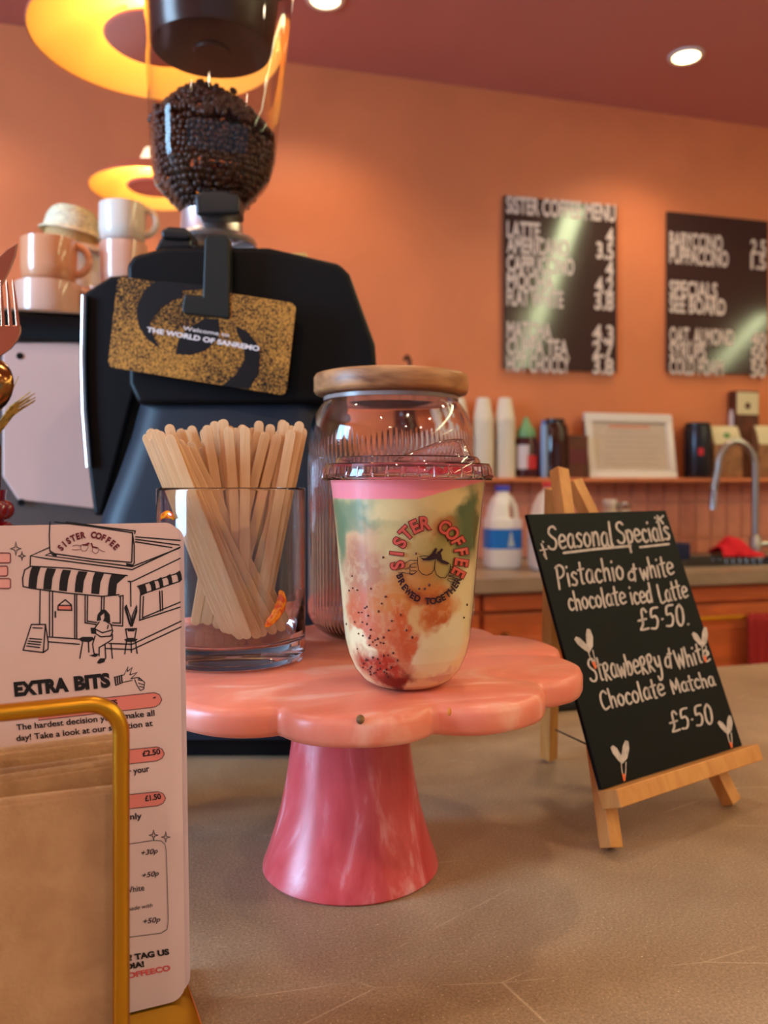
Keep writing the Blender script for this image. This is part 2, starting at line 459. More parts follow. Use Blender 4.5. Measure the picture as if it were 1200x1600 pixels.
# ceiling downlights: a row along the back wall in view, two rows behind that light the counter
m_lens = M('downlight_lens', (255, 240, 205), 0.4, emit=(255, 226, 160), estr=14.0)
first = None
spots = [(x, y) for y in (2.12, 0.72, -0.70, -2.10) for x in (-0.65, 0.43, 1.51, 2.60)]
for i, (x, y) in enumerate(spots):
    lab = {1: 'round ceiling downlight above the coffee grinder, cut by the top edge', 2: 'round lit ceiling downlight over the menu boards'}.get(i)
    if lab is None:
        lab = 'round ceiling downlight of the %s row, %s' % (['back wall', 'counter', 'shop side', 'entrance side'][i // 4], ['at its left end', 'second from its left end', 'third from its left end', 'at its right end'][i % 4])
    if first is None:
        first = thing('downlight', lab, 'ceiling light', (x, y, CEIL), 'recessed ceiling downlights')
        obj('trim_ring', G().lathe((x, y, CEIL), [(0.036, -0.002), (0.040, -0.006), (0.050, -0.005), (0.052, 0.0)], 32), m_white, first, smooth=True)
        obj('lens', G().lathe((x, y, CEIL), [(0.037, -0.0005), (0.037, -0.003)], 32, False, True), m_lens, first)
    else:
        dup(first, (x, y, CEIL), lab)
    lamp('downlight_beam', 'SPOT', (x, y, CEIL - 0.012), P_SPOT * (1.0 if y > 1.5 else (0.85 if y > 0 else 1.15)), WARM, spot_size=math.radians(125 if y > 0 else 160), spot_blend=0.7 if y > 0 else 0.45, shadow_soft_size=0.035)
# two long ceiling strip lights further into the room, mirrored in the menu boards
m_strip = M('strip_light_diffuser', (240, 255, 220), 0.4, emit=(246, 255, 196), estr=E_STRIP)
for (a, b, lab) in (((1.82, 1.55), (3.9, -3.55), 'long ceiling strip light nearest the menu boards'), ((4.30, -0.2), (5.9, -2.9), 'long ceiling strip light at the far right of the room')):
    a, b = Vector((*a, CEIL)), Vector((*b, CEIL)); d = (b - a).normalized(); s_ = Vector((-d.y, d.x, 0)); c = (a + b) / 2
    t = thing('strip_light', lab, 'ceiling light', c)
    fr = lambda x, y, z: c + d * x + s_ * y + Vector((0, 0, z)); l = (b - a).length / 2
    obj('housing', G().box(fr, -l, l, -0.05, 0.05, -0.02, 0), m_white, t)
    obj('diffuser', G().box(fr, -l + .01, l - .01, -0.04, 0.04, -0.034, -0.0201), m_strip, t)

# ------------------------------------------------------------------ counter in front (deeper behind the coffee machine)
t = thing('service_counter', 'beige microcement service counter with a long smooth top', 'counter', (0.5, 0.4, 0))
prof = [(-1.7, -0.30), (2.9, -0.30), (2.9, 1.02), (0.28, 1.02), (0.28, 1.80), (-1.7, 1.80)]
obj('worktop', G().prism([Vector((x, y, CTR - 0.045)) for x, y in prof], (0, 0, 0.045)), m_counter, t, bevel=0.003)
prof2 = [(-1.66, -0.22), (2.86, -0.22), (2.86, 0.98), (0.24, 0.98), (0.24, 1.76), (-1.66, 1.76)]
obj('body', G().prism([Vector((x, y, 0.0)) for x, y in prof2], (0, 0, CTR - 0.046)), m_terra, t)

# ------------------------------------------------------------------ back kitchen run
WT = CAM_Z - 0.236       # worktop height of the back run
WF = 1.93                # its front edge
t = thing('kitchen_cabinets', 'terracotta wooden cabinet run under the grey back worktop', 'cabinet', (1.6, 2.2, 0))
obj('carcass', G().box(WORLD, 0.30, 3.6, WF + .05, BW - .002, 0.0, WT - 0.20), m_terra, t)
obj('front_rail', G().box(WORLD, 0.30, 3.6, WF + .05, WF + .07, WT - .1995, WT - 0.036), m_terra, t)
xs = [0.36, 0.80, 1.24, 1.68, 2.12, 2.56, 3.00, 3.44]
knob_g = None
for i in range(len(xs) - 1):
    a, b = xs[i] + .006, xs[i + 1] - .006
    dr = obj('drawer', G().box(WORLD, a, b, WF + .03, WF + .0495, WT - 0.085, WT - 0.045), m_terra, t, bevel=0.002)
    d = obj('door', G().box(WORLD, a, b, WF + .03, WF + .0495, 0.12, WT - 0.095), m_terra, t, bevel=0.003)
    pn = G().box(WORLD, a + .05, b - .05, WF + .024, WF + .0305, 0.18, WT - 0.155)
    obj('raised_panel', pn, m_terra, d, bevel=0.004)
    if i >= 2:
        hb = G().tube([(a + .08, WF + .03, WT - .125), (a + .08, WF - .005, WT - .125), (b - .08, WF - .005, WT - .125), (b - .08, WF + .03, WT - .125)], 0.006)
        obj('bar_handle', hb, m_gold, d, smooth=True)
    else:
        kx = a + .05 if i else b - .04
        obj('knob', G().ball((kx, WF + .012, WT - .15), .013, .013, .013), m_bronze, d, smooth=True)
t = thing('back_worktop', 'grey stone back worktop with a steel sink under the tiled splashback', 'worktop', (1.6, 2.2, WT))
sx0, sx1, sy0, sy1 = 1.30, 1.95, 2.03, 2.36
g = G()
g.box(WORLD, 0.28, sx0, WF, BW - .002, WT - .035, WT).box(WORLD, sx1, 3.6, WF, BW - .002, WT - .035, WT)
g.box(WORLD, sx0, sx1, WF, sy0, WT - .035, WT).box(WORLD, sx0, sx1, sy1, BW - .002, WT - .035, WT)
obj('slab', g, m_worktop, t)
g = G()
g.box(WORLD, sx0, sx1, sy0, sy1, WT - .19, WT - .18)
for q in ((sx0, sx0 + .008, sy0, sy1), (sx1 - .008, sx1, sy0, sy1), (sx0, sx1, sy0, sy0 + .008), (sx0, sx1, sy1 - .008, sy1)): g.box(WORLD, *q, WT - .18, WT + .003)
obj('sink_basin', g, m_steel, t)

# splashback tiles under the shelf ledge
LZ0, LZ1 = CAM_Z + 0.008, CAM_Z + 0.021
ledge = struct('trim_1', G().box(WORLD, 0.28, 3.6, BW - .11, BW - .001, LZ0, LZ1), m_wall, bevel=0.002)
back = struct('trim_2', G().box(WORLD, 0.28, 3.6, BW - .006, BW - .001, WT + .0005, LZ0 - .0005), m_grout)
tw, th = 0.062, 0.118
tile0 = None
rows = [(WT + .002, WT + .050), (WT + .053, WT + .171), (WT + .175, LZ0 - .002)]
meshes = {}
x = 0.30; k = 0
while x < 3.5:
    for ri, (a, b) in enumerate(rows):
        if ri not in meshes:
            o = obj('tile', G().box(WORLD, 0, tw - .004, BW - .013, BW - .0055, a, b), m_tile, back, bevel=0.0015, bseg=1)
            meshes[ri] = o
        else:
            o = meshes[ri].copy(); col.objects.link(o)
        o.location = (x + random.uniform(-.0003, .0003), random.uniform(-.0006, .0006), 0)
    x += tw

# ------------------------------------------------------------------ cake stand
HT = 0.1185                         # stand top below the lens
TOP = CAM_Z - HT
pc = W(-0.019, 0.574, -0.26); PC = Vector((pc.x, pc.y, CTR))
t = thing('cake_stand', 'pink marbled resin cake stand with scalloped plate on a flared foot', 'cake stand', PC)
NL, RP, RV_ = 10, 0.152, 0.1355
def lobe(a):
    "radius of the scalloped outline at camera-frame angle a (0 = right, 90 deg = away)"
    k = (math.degrees(a) + 70.0) % (360.0 / NL); u = abs(k - 18.0) / 18.0
    return RP - (RP - RV_) * u ** 2.6
n = 240; TH = 0.0165
def ring(scale, dr, z):
    R = []
    for i in range(n):
        a = 2 * PI * i / n; r = lobe(a) * scale + dr
        q = W(r * math.cos(a), r * math.sin(a), 0); R.append(Vector((PC.x + q.x, PC.y + q.y, z)))
    return R
g = G().rings([ring(0.02, 0, TOP - TH), ring(.5, 0, TOP - TH), ring(1, -.004, TOP - TH), ring(1, -.0012, TOP - TH + .0012), ring(1, 0, TOP - TH + .004),
               ring(1, 0, TOP - .005), ring(1, -.0015, TOP - .0015), ring(1, -.005, TOP), ring(.5, 0, TOP), ring(.02, 0, TOP)])
obj('plate', g, m_plate, t, smooth=True, angle=60)
q = W(-0.0228, 0.571, 0)
pb = [(0.0585, 0), (0.0600, 0.0015), (0.0595, .004), (0.0562, 0.0130), (0.0520, .026), (0.0478, 0.041), (0.0440, .060), (0.0412, 0.080), (0.0385, .103), (0.0365, TOP - TH - CTR)]
obj('pedestal', G().lathe((q.x, q.y, CTR), pb, 64, True, True), m_pedestal, t, smooth=True)
m_clove = M('brown_crumb', (120, 88, 52), 0.7, var=0.3, vscale=300)
m_ocrumb = M('orange_crumb', (226, 132, 50), 0.6)
def plate_edge(px, py, dz):
    return RZ(px, py, TOP - dz)
c = plate_edge(563, 1124, 0.001)
tag(obj('crumb', G().ball(c, .0022, .0022, .0024, 10, 7), m_clove, smooth=True), 'small brown seed crumb on the front rim of the pink plate', 'crumb')
c = plate_edge(702, 1112, 0.0005)
tag(obj('crumb', G().ball(c, .0012, .0014, .0022, 8, 6), m_ocrumb, smooth=True), 'tiny orange crumb on the plate rim below the drink cup', 'crumb')

# ------------------------------------------------------------------ ribbed storage jar with a wooden lid
JZ = 0.662; q = W((611 - CX) / F * JZ, JZ, 0); JC = Vector((q.x, q.y, TOP))
t = thing('storage_jar', 'ribbed clear glass jar with a round acacia lid behind the drink', 'jar', JC)
NR = 96
def ribs(r, z, a):
    if 0.012 < z < 0.144 and r > 0.055:
        k = min(1, (z - .012) / .006, (.144 - z) / .008)
        return r + k * 0.0011 * (abs(math.cos(a * NR / 2)) - 0.5)
    return r
outer = [(0.0, .0005), (0.046, 0.0005), (0.053, .002), (0.0600, .007), (0.0640, .014)] + [(0.0655, .018 + .0045 * i) for i in range(30)] + \
        [(0.0655, .153), (0.0651, .158), (0.0635, .166), (0.0605, .174), (0.0560, .181), (0.0515, .1855), (0.0500, .188), (0.0500, .1995)]
inner = [(0.0478, .1995), (0.0478, .188), (0.0540, .179), (0.0590, .171), (0.0622, .160), (0.0630, .150), (0.0630, .02), (0.0600, .011), (0.0500, .006), (0.0, .005)]
obj('glass_body', G().lathe(JC, outer + inner, NR * 6, False, False, ribs), m_jarglass, t, smooth=True, angle=80)
LZ = 0.1885
lid = [(0.0, LZ), (0.056, LZ), (0.0600, LZ + .001), (0.0612, LZ + .003), (0.0612, LZ + .0135), (0.0600, LZ + .0158), (0.057, LZ + .0165), (0, LZ + .0165)]
lidz = [(r, z + 0.0005) for r, z in lid]
obj('wooden_lid', G().lathe(JC, lidz, 72), m_acacia, t, smooth=True, angle=50)
obj('seal_ring', G().lathe(JC, [(0.0512, .1800 + .004), (0.0535, .1835 + .001), (0.0535, .1875), (0.0512, .1875)] , 64), M('clear_rubber_seal', (150, 130, 124), 0.3), t, smooth=True)

# ------------------------------------------------------------------ tumbler of wooden stirrers
GZ = 0.567; q = W((362 - CX) / F * GZ, GZ, 0); GC = Vector((q.x, q.y, TOP))
t = thing('stirrer_tumbler', 'clear straight tumbler with a thick base full of wooden stirrers', 'tumbler', GC)
GH = 0.1165
pr = [(0.0, .0006), (0.0455, 0.0006), (0.0488, .0022), (0.0500, .006)] + [(0.0500, .006 + (GH - .008) * i / 8) for i in range(1, 9)] + [(0.0498, GH - .0006), (0.0490, GH), (0.0482, GH - .0006)] + \
     [(0.0480, GH - .002), (0.0478, .05), (0.0474, .0180), (0.0455, .0150), (0.040, .0135), (0.0, .0130)]
obj('glass', G().lathe(GC, pr, 96), m_glass, t, smooth=True, angle=80)
m_cro1 = M('amber_croissant', (238, 150, 22), 0.15, rgb2=(214, 72, 14), vscale=260, stretch=(1, 1, 1), contrast=(0.42, 0.58), coat=0.5)
def on_cyl(px, py, c, rad, lift=0.0):
    d = ray(px, py); ox, oy = O.x - c.x, O.y - c.y; R = rad + lift
    a = d.x ** 2 + d.y ** 2; b = 2 * (ox * d.x + oy * d.y); cc = ox ** 2 + oy ** 2 - R * R
    disc = max(0.0, b * b - 4 * a * cc); tt = (-b - math.sqrt(disc)) / (2 * a)
    return O + d * tt
def croissant(px, pts, rad, parent):
    "crescent pastry moulding on the glass: pts in pixels along its spine, widths"
    P_ = [on_cyl(x, y, GC, 0.0505, 0.0006) for x, y, r in pts]
    rs = [r / F * (GZ - .045) for x, y, r in pts]
    R = []; N = Vector((P_[0].x - GC.x, P_[0].y - GC.y, 0)).normalized()
    for i, p in enumerate(P_):
        a, b = P_[max(0, i - 1)], P_[min(len(P_) - 1, i + 1)]; tt = (b - a).normalized(); sd = tt.cross(N).normalized()
        k = rs[i] * (1.0 if i % 2 else 0.88)
        R.append([p + (sd * math.cos(2 * PI * j / 14) * k + N * max(-.0002, math.sin(2 * PI * j / 14) * k * .55)) for j in range(14)])
    obj('croissant_moulding', G().rings(R), m_cro1, parent, smooth=True, angle=75)
sp = [(436, 924, 3), (439, 927, 6), (440, 932, 9), (440, 938, 10), (439, 943, 10.5), (437, 949, 11), (435, 954, 11), (431, 960, 10), (427, 966, 9), (422, 971, 8), (418, 976, 6), (414, 979, 2)]
croissant(0, sp, 0, t)
croissant(0, [(251, 812, 2), (254, 806, 5), (259, 804, 7), (264, 804, 7), (269, 806, 6), (272, 811, 3)], 0, t)

# the stirrers: parallel leaning layers, one behind the other, so none passes through another
def stick_geo():
    L_, wd, th_ = 0.1405, 0.0066, 0.0014
    out = []
    for i in range(7): a = -PI / 2 + PI * i / 6 * 1.0; out.append((wd / 2 * math.sin(a + 0) , L_ - wd / 2 + wd / 2 * math.cos(a)))
    for i in range(7): a = PI / 2 + PI * i / 6; out.append((wd / 2 * math.sin(a), wd / 2 + wd / 2 * math.cos(a)))
    return out, th_
outl, sth = stick_geo()
sg = G().prism([Vector((x, -sth / 2, z)) for x, z in outl], (0, sth, 0))
stick0 = None
ny = 46; rin, rbot = 0.0464, 0.0445
kinds = 'LVVLVV' + 'LVVLVVLVVVLVVRVLVVRVVLVRVVRVVRVRVVRVRVRV'
H_ = GH - 0.0145
for li in range(ny):
    yy = -0.0425 + 0.085 * li / (ny - 1)
    ct = math.sqrt(max(0, rin ** 2 - (abs(yy) + .001) ** 2)) - .0036
    cb = math.sqrt(max(1e-6, rbot ** 2 - (abs(yy) + .001) ** 2)) - .0036
    if ct < .004 or cb < 0.003: continue
    kd = kinds[li]; x = -ct + random.uniform(0, .012 if kd == 'V' else .004); lastb = -1e9
    if kd == 'R': x = -.012 + random.uniform(0, .006)
    while x < ct:
        k = (x + ct) / (2 * ct)
        if kd == 'L': sl = .38 + .30 * k
        elif kd == 'V': sl = .42 - .66 * k
        else: sl = -.06 - .26 * k
        sl += random.uniform(-.012, .012)
        xb = x + sl * H_
        if xb - lastb < .0070: x += .0012; continue
        if xb > cb: break
        if xb < -cb: x += .0012; continue
        ang = math.atan(sl)
        zb = 0.0152 + 0.0034 * abs(math.sin(ang)) + random.uniform(0, 0.005) + (.006 * random.random() if kd == 'V' else 0)
        xb2 = x + sl * (GH - zb)
        if stick0 is None:
            o = obj('wooden_stirrer', sg, m_birch, None, bevel=0.0003, bseg=1); stick0 = o
            tag(o, 'flat pale birch stirrer standing in the clear tumbler', 'stirrer', 'wooden stirrers in the tumbler')
        else:
            o = stick0.copy(); col.objects.link(o)
        q = W(xb2, yy, 0)
        o.location = (GC.x + q.x, GC.y + q.y, TOP + zb)
        o.rotation_euler = (0, -ang, -YAW)
        o['_abs'] = tuple(o.location)
        lastb = xb
        x += .0070

# ------------------------------------------------------------------ iced drink in a clear cup
UZ = 0.494; q = W((636.5 - CX) / F * UZ, UZ, 0); UC = Vector((q.x, q.y, TOP))
t = thing('iced_drink_cup', 'clear plastic cup of layered strawberry iced drink with pink foam', 'drink', UC)
cupp = [(0.0, .0022), (0.012, .0018), (0.016, .0006), (0.020, .0010), (0.0262, .0045), (0.0312, .0105), (0.0350, .0190), (0.0372, .0280), (0.0384, .0380), (0.0400, .058), (0.0424, .086), (0.0448, .1100), (0.0462, .1215), (0.0478, .1240), (0.0480, .1250)]
def cup_r(z):
    for (r0, a), (r1, b) in zip(cupp[2:-1], cupp[3:]):
        if a <= z <= b: return r0 + (r1 - r0) * (z - a) / (b - a)
    return cupp[-1][0] if z > .1 else 0.016
obj('cup_body', G().lathe(UC, cupp, 96, False, False), m_cup, t, smooth=True, angle=80)
def on_cup(px, py, lift=0.0004):
    p = on_cyl(px, py, UC, 0.043)
    for _ in range(6):
        p = on_cyl(px, py, UC, cup_r(min(.124, max(.004, p.z - TOP))) + lift)
    return p
def cup_uv(px, py):
    p = on_cup(px, py); q = p - UC
    X = q.x * CA - q.y * SA; Z = q.x * SA + q.y * CA
    return math.atan2(X, -Z), p.z - TOP
# drink: a solid body whose swirled colours are laid out around its wall
def hashn(ix, iy, s):
    h = np.sin(ix * 127.1 + iy * 311.7 + s * 74.7) * 43758.5453
    return h - np.floor(h)
def vnoise(x, y, s):
    ix, iy = np.floor(x), np.floor(y); fx, fy = x - ix, y - iy
    fx = fx * fx * (3 - 2 * fx); fy = fy * fy * (3 - 2 * fy)
    return (hashn(ix, iy, s) * (1 - fx) + hashn(ix + 1, iy, s) * fx) * (1 - fy) + (hashn(ix, iy + 1, s) * (1 - fx) + hashn(ix + 1, iy + 1, s) * fx) * fy
def fbm(x, y, s, o=5):
    v = 0; a = .5
    for i in range(o): v = v + a * vnoise(x, y, s + i); x = x * 2.03; y = y * 2.03; a *= .5
    return v / (1 - .5 ** o)
TOPZ = 0.1232
SEG, ROW = 420, 300
prof = [(cup_r(z) - .0006, z) for z in np.linspace(.0012, TOPZ, ROW)]
prof[0] = (0.0150, .0024)
gd = G(); rings_ = []
for r, z in prof:
    rings_.append([UC + Vector((r * math.cos(a), r * math.sin(a), z)) for a in (2 * PI * i / SEG for i in range(SEG))])
gd.rings(rings_, True, False)
# foam top, gently uneven
tops = []
for k in (0.985, .93, .8, .6, .4, .2, .03):
    ring_ = []
    for i in range(SEG):
        a = 2 * PI * i / SEG; r = prof[-1][0] * k
        zz = TOPZ + .0010 * (1 - k) * 3 + .0012 * (random.random() - .5) * (1 if k < .95 else .4)
        ring_.append(UC + Vector((r * math.cos(a), r * math.sin(a), zz)))
    tops.append(ring_)
gd.rings([rings_[-1]] + tops, False, True)
m_drink = bpy.data.materials.new('layered_drink'); m_drink.use_nodes = True
nt = m_drink.node_tree; bs = nt.nodes['Principled BSDF']; at = nt.nodes.new('ShaderNodeAttribute'); at.attribute_name = 'swirl'
nt.links.new(at.outputs['Color'], bs.inputs['Base Color']); bs.inputs['Roughness'].default_value = 0.35
bs.inputs['Subsurface Weight'].default_value = 0.15; bs.inputs['Subsurface Radius'].default_value = (1, .5, .3); bs.inputs['Subsurface Scale'].default_value = 0.004
drink = obj('drink', gd, m_drink, t, smooth=True, angle=60)
me = drink.data; N = len(me.vertices); co = np.zeros(N * 3); me.vertices.foreach_get('co', co); co = co.reshape(-1, 3)
Xc = co[:, 0] * CA - co[:, 1] * SA; Zc = co[:, 0] * SA + co[:, 1] * CA
TH_ = np.arctan2(Xc, -Zc); zz = co[:, 2]
u_ = TH_ * 0.0425; v_ = zz                      # metres along the wall
nx = (fbm(u_ * 85, v_ * 85, 3) - .5); nyy = (fbm(u_ * 85, v_ * 85, 19) - .5); fine = fbm(u_ * 420, v_ * 420, 31)
uu = u_ + nx * .016; vv = v_ + nyy * .016
colr = np.zeros((N, 3)); colr[:] = lin((234, 212, 162))[:3]
def lay(mask, c):
    c = np.array(lin(c)[:3]); m = np.clip(mask, 0, 1)[:, None]
    colr[:] = colr * (1 - m) + c * m
def sm(e0, e1, x): tt = np.clip((x - e0) / (e1 - e0), 0, 1); return tt * tt * (3 - 2 * tt)
PXM = 0.455 / F
def blob(px, py, rx, ry, c, soft=.5, rot=0, op=1.0, tex=0.0):
    a0, z0 = cup_uv(px, py); du = uu - a0 * 0.0425; dv = vv - z0
    ca, sa_ = math.cos(math.radians(rot)), math.sin(math.radians(rot))
    x = (du * ca + dv * sa_) / (rx * PXM); y = (-du * sa_ + dv * ca) / (ry * PXM)
    d = np.sqrt(x * x + y * y)
    mk = (1 - sm(1 - soft, 1 + soft * .5, d)) * op
    if tex: mk = mk * np.clip(1 - tex + tex * 2 * sm(.35, .65, fine), 0, 1)
    lay(mk, c)
def zpx(py): return cup_uv(636, py)[1]
back_ = sm(1.25, 1.6, np.abs(TH_))
lay(sm(zpx(905), zpx(850), vv), (214, 186, 128))
lay(back_ * sm(.4, .6, fbm(u_ * 60, v_ * 60, 77)), (196, 120, 92))
blob(560, 804, 90, 30, (128, 138, 100), .5)
blob(528, 822, 26, 74, (108, 126, 90), .5)
blob(738, 815, 42, 62, (78, 96, 58), .4)
blob(705, 830, 34, 26, (98, 106, 60), .5)
blob(690, 880, 55, 55, (160, 140, 62), .6, 0, .8)
blob(560, 852, 44, 36, (222, 168, 122), .5)
blob(612, 800, 46, 26, (226, 196, 138), .6)
blob(700, 775, 60, 22, (226, 198, 138), .4)
blob(566, 905, 62, 74, (186, 118, 86), .5, 0, .95, .25)
blob(560, 965, 46, 46, (208, 96, 58), .5, 0, .9, .25)
blob(610, 900, 26, 26, (206, 176, 132), .6, 0, .7)
blob(622, 940, 60, 42, (214, 124, 58), .5, 0, .9, .3)
blob(648, 905, 50, 40, (204, 124, 42), .6, 0, .7)
blob(590, 1000, 60, 46, (208, 100, 60), .5, 0, .9, .2)
blob(635, 990, 26, 62, (206, 82, 34), .5, 25, .9, .3)
blob(680, 945, 52, 42, (208, 108, 20), .5, 0, .9, .2)
blob(665, 930, 34, 14, (168, 58, 10), .5, -20, .8, .3)
blob(692, 968, 24, 26, (186, 78, 14), .6, 0, .8, .3)
blob(690, 822, 26, 18, (196, 112, 52), .6, 0, .7)
blob(655, 962, 14, 26, (224, 190, 128), .5, -20, .7)
blob(740, 960, 12, 80, (184, 96, 58), .6, 0, .7, .4)
blob(700, 1008, 62, 44, (232, 216, 178), .22)
blob(668, 1034, 46, 26, (232, 216, 178), .25)
blob(560, 1010, 36, 20, (242, 224, 176), .3, -15)
blob(530, 985, 14, 22, (226, 206, 172), .5, 0, .6)
blob(592, 1048, 72, 32, (168, 26, 12), .4, -12, .95, .2)
blob(625, 1020, 16, 40, (196, 82, 46), .6, 20, .7)
blob(615, 1064, 42, 14, (120, 20, 14), .5, -8)
blob(690, 1058, 52, 12, (216, 168, 150), .5, 4, .8)
for k in range(70):
    pass
# foam layer: thick on the left, thinning towards the right
edge = np.interp(TH_, [-3.2, -1.4, 0.1, 0.55, 1.3, 3.2], [zpx(778), zpx(780), zpx(780), zpx(764), zpx(750), zpx(778)])
lay(sm(-.0006, .0006, v_ - edge + nyy * .0012), (255, 138, 146))
lay(sm(.0, .001, v_ - (TOPZ - .0008)) , (255, 128, 138))
ca_ = me.color_attributes.new('swirl', 'FLOAT_COLOR', 'POINT')
ca_.data.foreach_set('color', np.concatenate([colr, np.ones((N, 1))], 1).astype(np.float32).ravel())
# seeds suspended against the wall
gs = G(); rs_ = random.Random(3)
seeds = [(551, 919), (558, 922), (560, 957), (565, 957), (570, 950), (575, 962), (566, 972), (573, 975), (579, 984), (582, 1003), (586, 1000), (590, 998), (594, 1004), (599, 996), (599, 1005), (588, 1008), (577, 1008),
         (603, 932), (596, 943), (612, 970), (626, 961), (644, 996), (621, 1032), (593, 1036), (611, 1043), (580, 1042), (567, 1043), (578, 1050), (584, 1052), (572, 1030), (664, 920), (671, 914), (655, 920), (537, 940), (541, 975), (560, 990),
         (725, 965), (730, 945), (738, 930), (600, 1050), (606, 1058), (635, 985), (550, 900), (650, 865), (700, 845)]
for _ in range(36):
    a = rs_.gauss(580, 26); b = rs_.choice([rs_.gauss(980, 38), rs_.gauss(1040, 12)]); seeds.append((a, min(1062, b)))
for x, y in seeds:
    hw_ = np.interp(y, [740, 1000, 1030, 1055, 1073, 1082], [121, 99, 92, 72, 42, 5])
    if abs(x - 636.5) > hw_ - 5: continue
    p = on_cup(x, y, -.0003); gs.ball(p, .0006 * rs_.uniform(.6, 1.2), .0006, .0007 * rs_.uniform(.6, 1.2), 6, 4)
o = obj('strawberry_seed', gs, M('dark_seed', (84, 28, 16), 0.5), t, smooth=True); o['kind'] = 'stuff'
m_straw = M('strawberry_red', (196, 24, 40), 0.4, var=0.25, vscale=300, rgb2=(232, 70, 80))
for x, y, s in ((.016, -.022, .007), (.028, -.014, .0065), (.026, .002, .006), (.008, .020, .006), (.034, -.006, .005)):
    q = W(x, y, 0); obj('strawberry_piece', G().ball((UC.x + q.x, UC.y + q.y, TOP + TOPZ + .0010), s, s * .8, .0030, 12, 8, Matrix.Rotation(x * 90, 3, 'Z')), m_straw, t, smooth=True)
# sip lid
lidp = [(0.0500, .1210), (0.0504, .1216), (0.0500, .1250), (0.0492, .1290), (0.0484, .1305), (0.0468, .1305), (0.0455, .1285), (0.0440, .1285), (0.0428, .1330), (0.0415, .1345)]
lid = obj('lid', G().lathe(UC, lidp + [(0.0408, .1341), (0.0420, .1324), (0.0436, .1279), (0.0458, .1279), (0.0472, .1299), (0.0482, .1299), (0.0492, .1249), (0.0496, .1214), (0.0500, .1210)], 96), m_lid, t, smooth=True, angle=60)
R_ = []
NRR, NS = 16, 96
for j in range(NRR + 1):
    rr_ = 0.0415 * (1 - j / NRR) + 1e-4; ring_ = []
    for i in range(NS):
        a = 2 * PI * i / NS; x, y = rr_ * math.cos(a), rr_ * math.sin(a)
        s1 = min(1, max(0, (x + .012) / .040)); s2 = min(1, max(0, (.0385 - math.hypot(x, y)) / .004)); s3 = min(1, max(0, (.020 - abs(y)) / .008))
        hgt = .0105 * (s1 * s1 * (3 - 2 * s1)) * s2 * s3
        q = W(x, y, 0); ring_.append(UC + Vector((q.x, q.y, .1345 + hgt)))
    R_.append(ring_)
o = obj('sip_dome', G().rings(R_, False, True), m_lid, lid, smooth=True, angle=60)
md = o.modifiers.new('wall', 'SOLIDIFY'); md.thickness = .0006; md.offset = -1
# crimps around the lid skirt
g = G()
for i in range(36):
    a = 2 * PI * i / 36; c_, s_ = math.cos(a), math.sin(a)
    fr = lambda x, y, z, c_=c_, s_=s_: UC + Vector((c_ * x - s_ * y, s_ * x + c_ * y, z))
    g.hexa([fr(.0498, -.0012, .1225), fr(.0509, -.0003, .1225), fr(.0509, .0003, .1225), fr(.0498, .0012, .1225), fr(.0492, -.0004, .1285), fr(.0497, -.0002, .1285), fr(.0497, .0002, .1285), fr(.0492, .0004, .1285)])
o = obj('lid_crimp', g, m_lid, lid); o['kind'] = 'stuff'
# printing on the cup
m_cupred = M('cup_print_red', (206, 84, 70), 0.4); m_cupdark = M('cup_print_dark_red', (120, 22, 18), 0.4); m_cupink = M('cup_print_aubergine', (46, 10, 26), 0.4)
cc = (671, 871)
for bold, m_, lift in ((0.075, m_cupdark, .0003), (0.03, m_cupred, .0005)):
    ink = Ink()
    ink.arc('SISTER', cc, 44, 193, 97, 20, 17.5, bold, sx=.95); ink.arc('COFFEE', cc, 44, 62, -26, 20, 16, bold, sx=.93)
    ink.put('lettering', lambda x, y, l=lift: on_cup(x, y, l), m_, t)
ink = Ink().arc('BREWED TOGETHER', (671, 882), 62, 199, 335, 9.5, 8.8, .045, inside=True, sx=.86)
ink.put('lettering', lambda x, y: on_cup(x, y, .0003), m_cupink, t)
K = lambda *p: crop(590, 800, 7.5, *p)
ink = Ink()
for pts in (K((470, 530), (468, 600), (480, 680), (520, 725), (580, 742), (630, 720), (660, 680), (672, 620), (678, 570)), K((490, 525), (540, 512), (600, 520)),
            K((672, 590), (670, 670), (690, 735), (740, 770), (790, 772), (830, 730), (850, 680), (852, 610)), K((700, 560), (760, 580), (840, 605)),
            K((240, 630), (300, 615), (380, 565), (465, 568)), K((240, 715), (300, 708), (370, 725), (400, 735), (440, 715), (465, 690)), K((320, 670), (360, 660), (400, 610), (455, 600)), K((380, 620), (385, 650), (455, 645)), K((375, 660), (380, 690), (450, 690)), K((370, 700), (385, 725), (430, 725)),
            K((860, 640), (910, 660), (960, 740), (975, 765)), K((820, 790), (850, 815), (900, 825), (960, 845)), K((855, 670), (890, 690), (895, 710), (850, 705)), K((845, 710), (895, 725), (890, 750), (835, 745)), K((830, 750), (890, 765), (880, 790), (825, 780)), K((890, 760), (910, 780))):
    ink.stroke(pts, 1.1)
for pts in (K((500, 535), (560, 545), (600, 520), (640, 480), (670, 430), (690, 420), (700, 440), (680, 480), (700, 500), (690, 550), (620, 568), (540, 568)),
            K((690, 545), (700, 470), (720, 460), (750, 425), (770, 440), (740, 480), (750, 510), (760, 560), (800, 575), (845, 600), (820, 618), (750, 600))): ink.poly(pts)
ink.put('clinking_cups_logo', lambda x, y: on_cup(x, y, .0003), m_cupink, t)

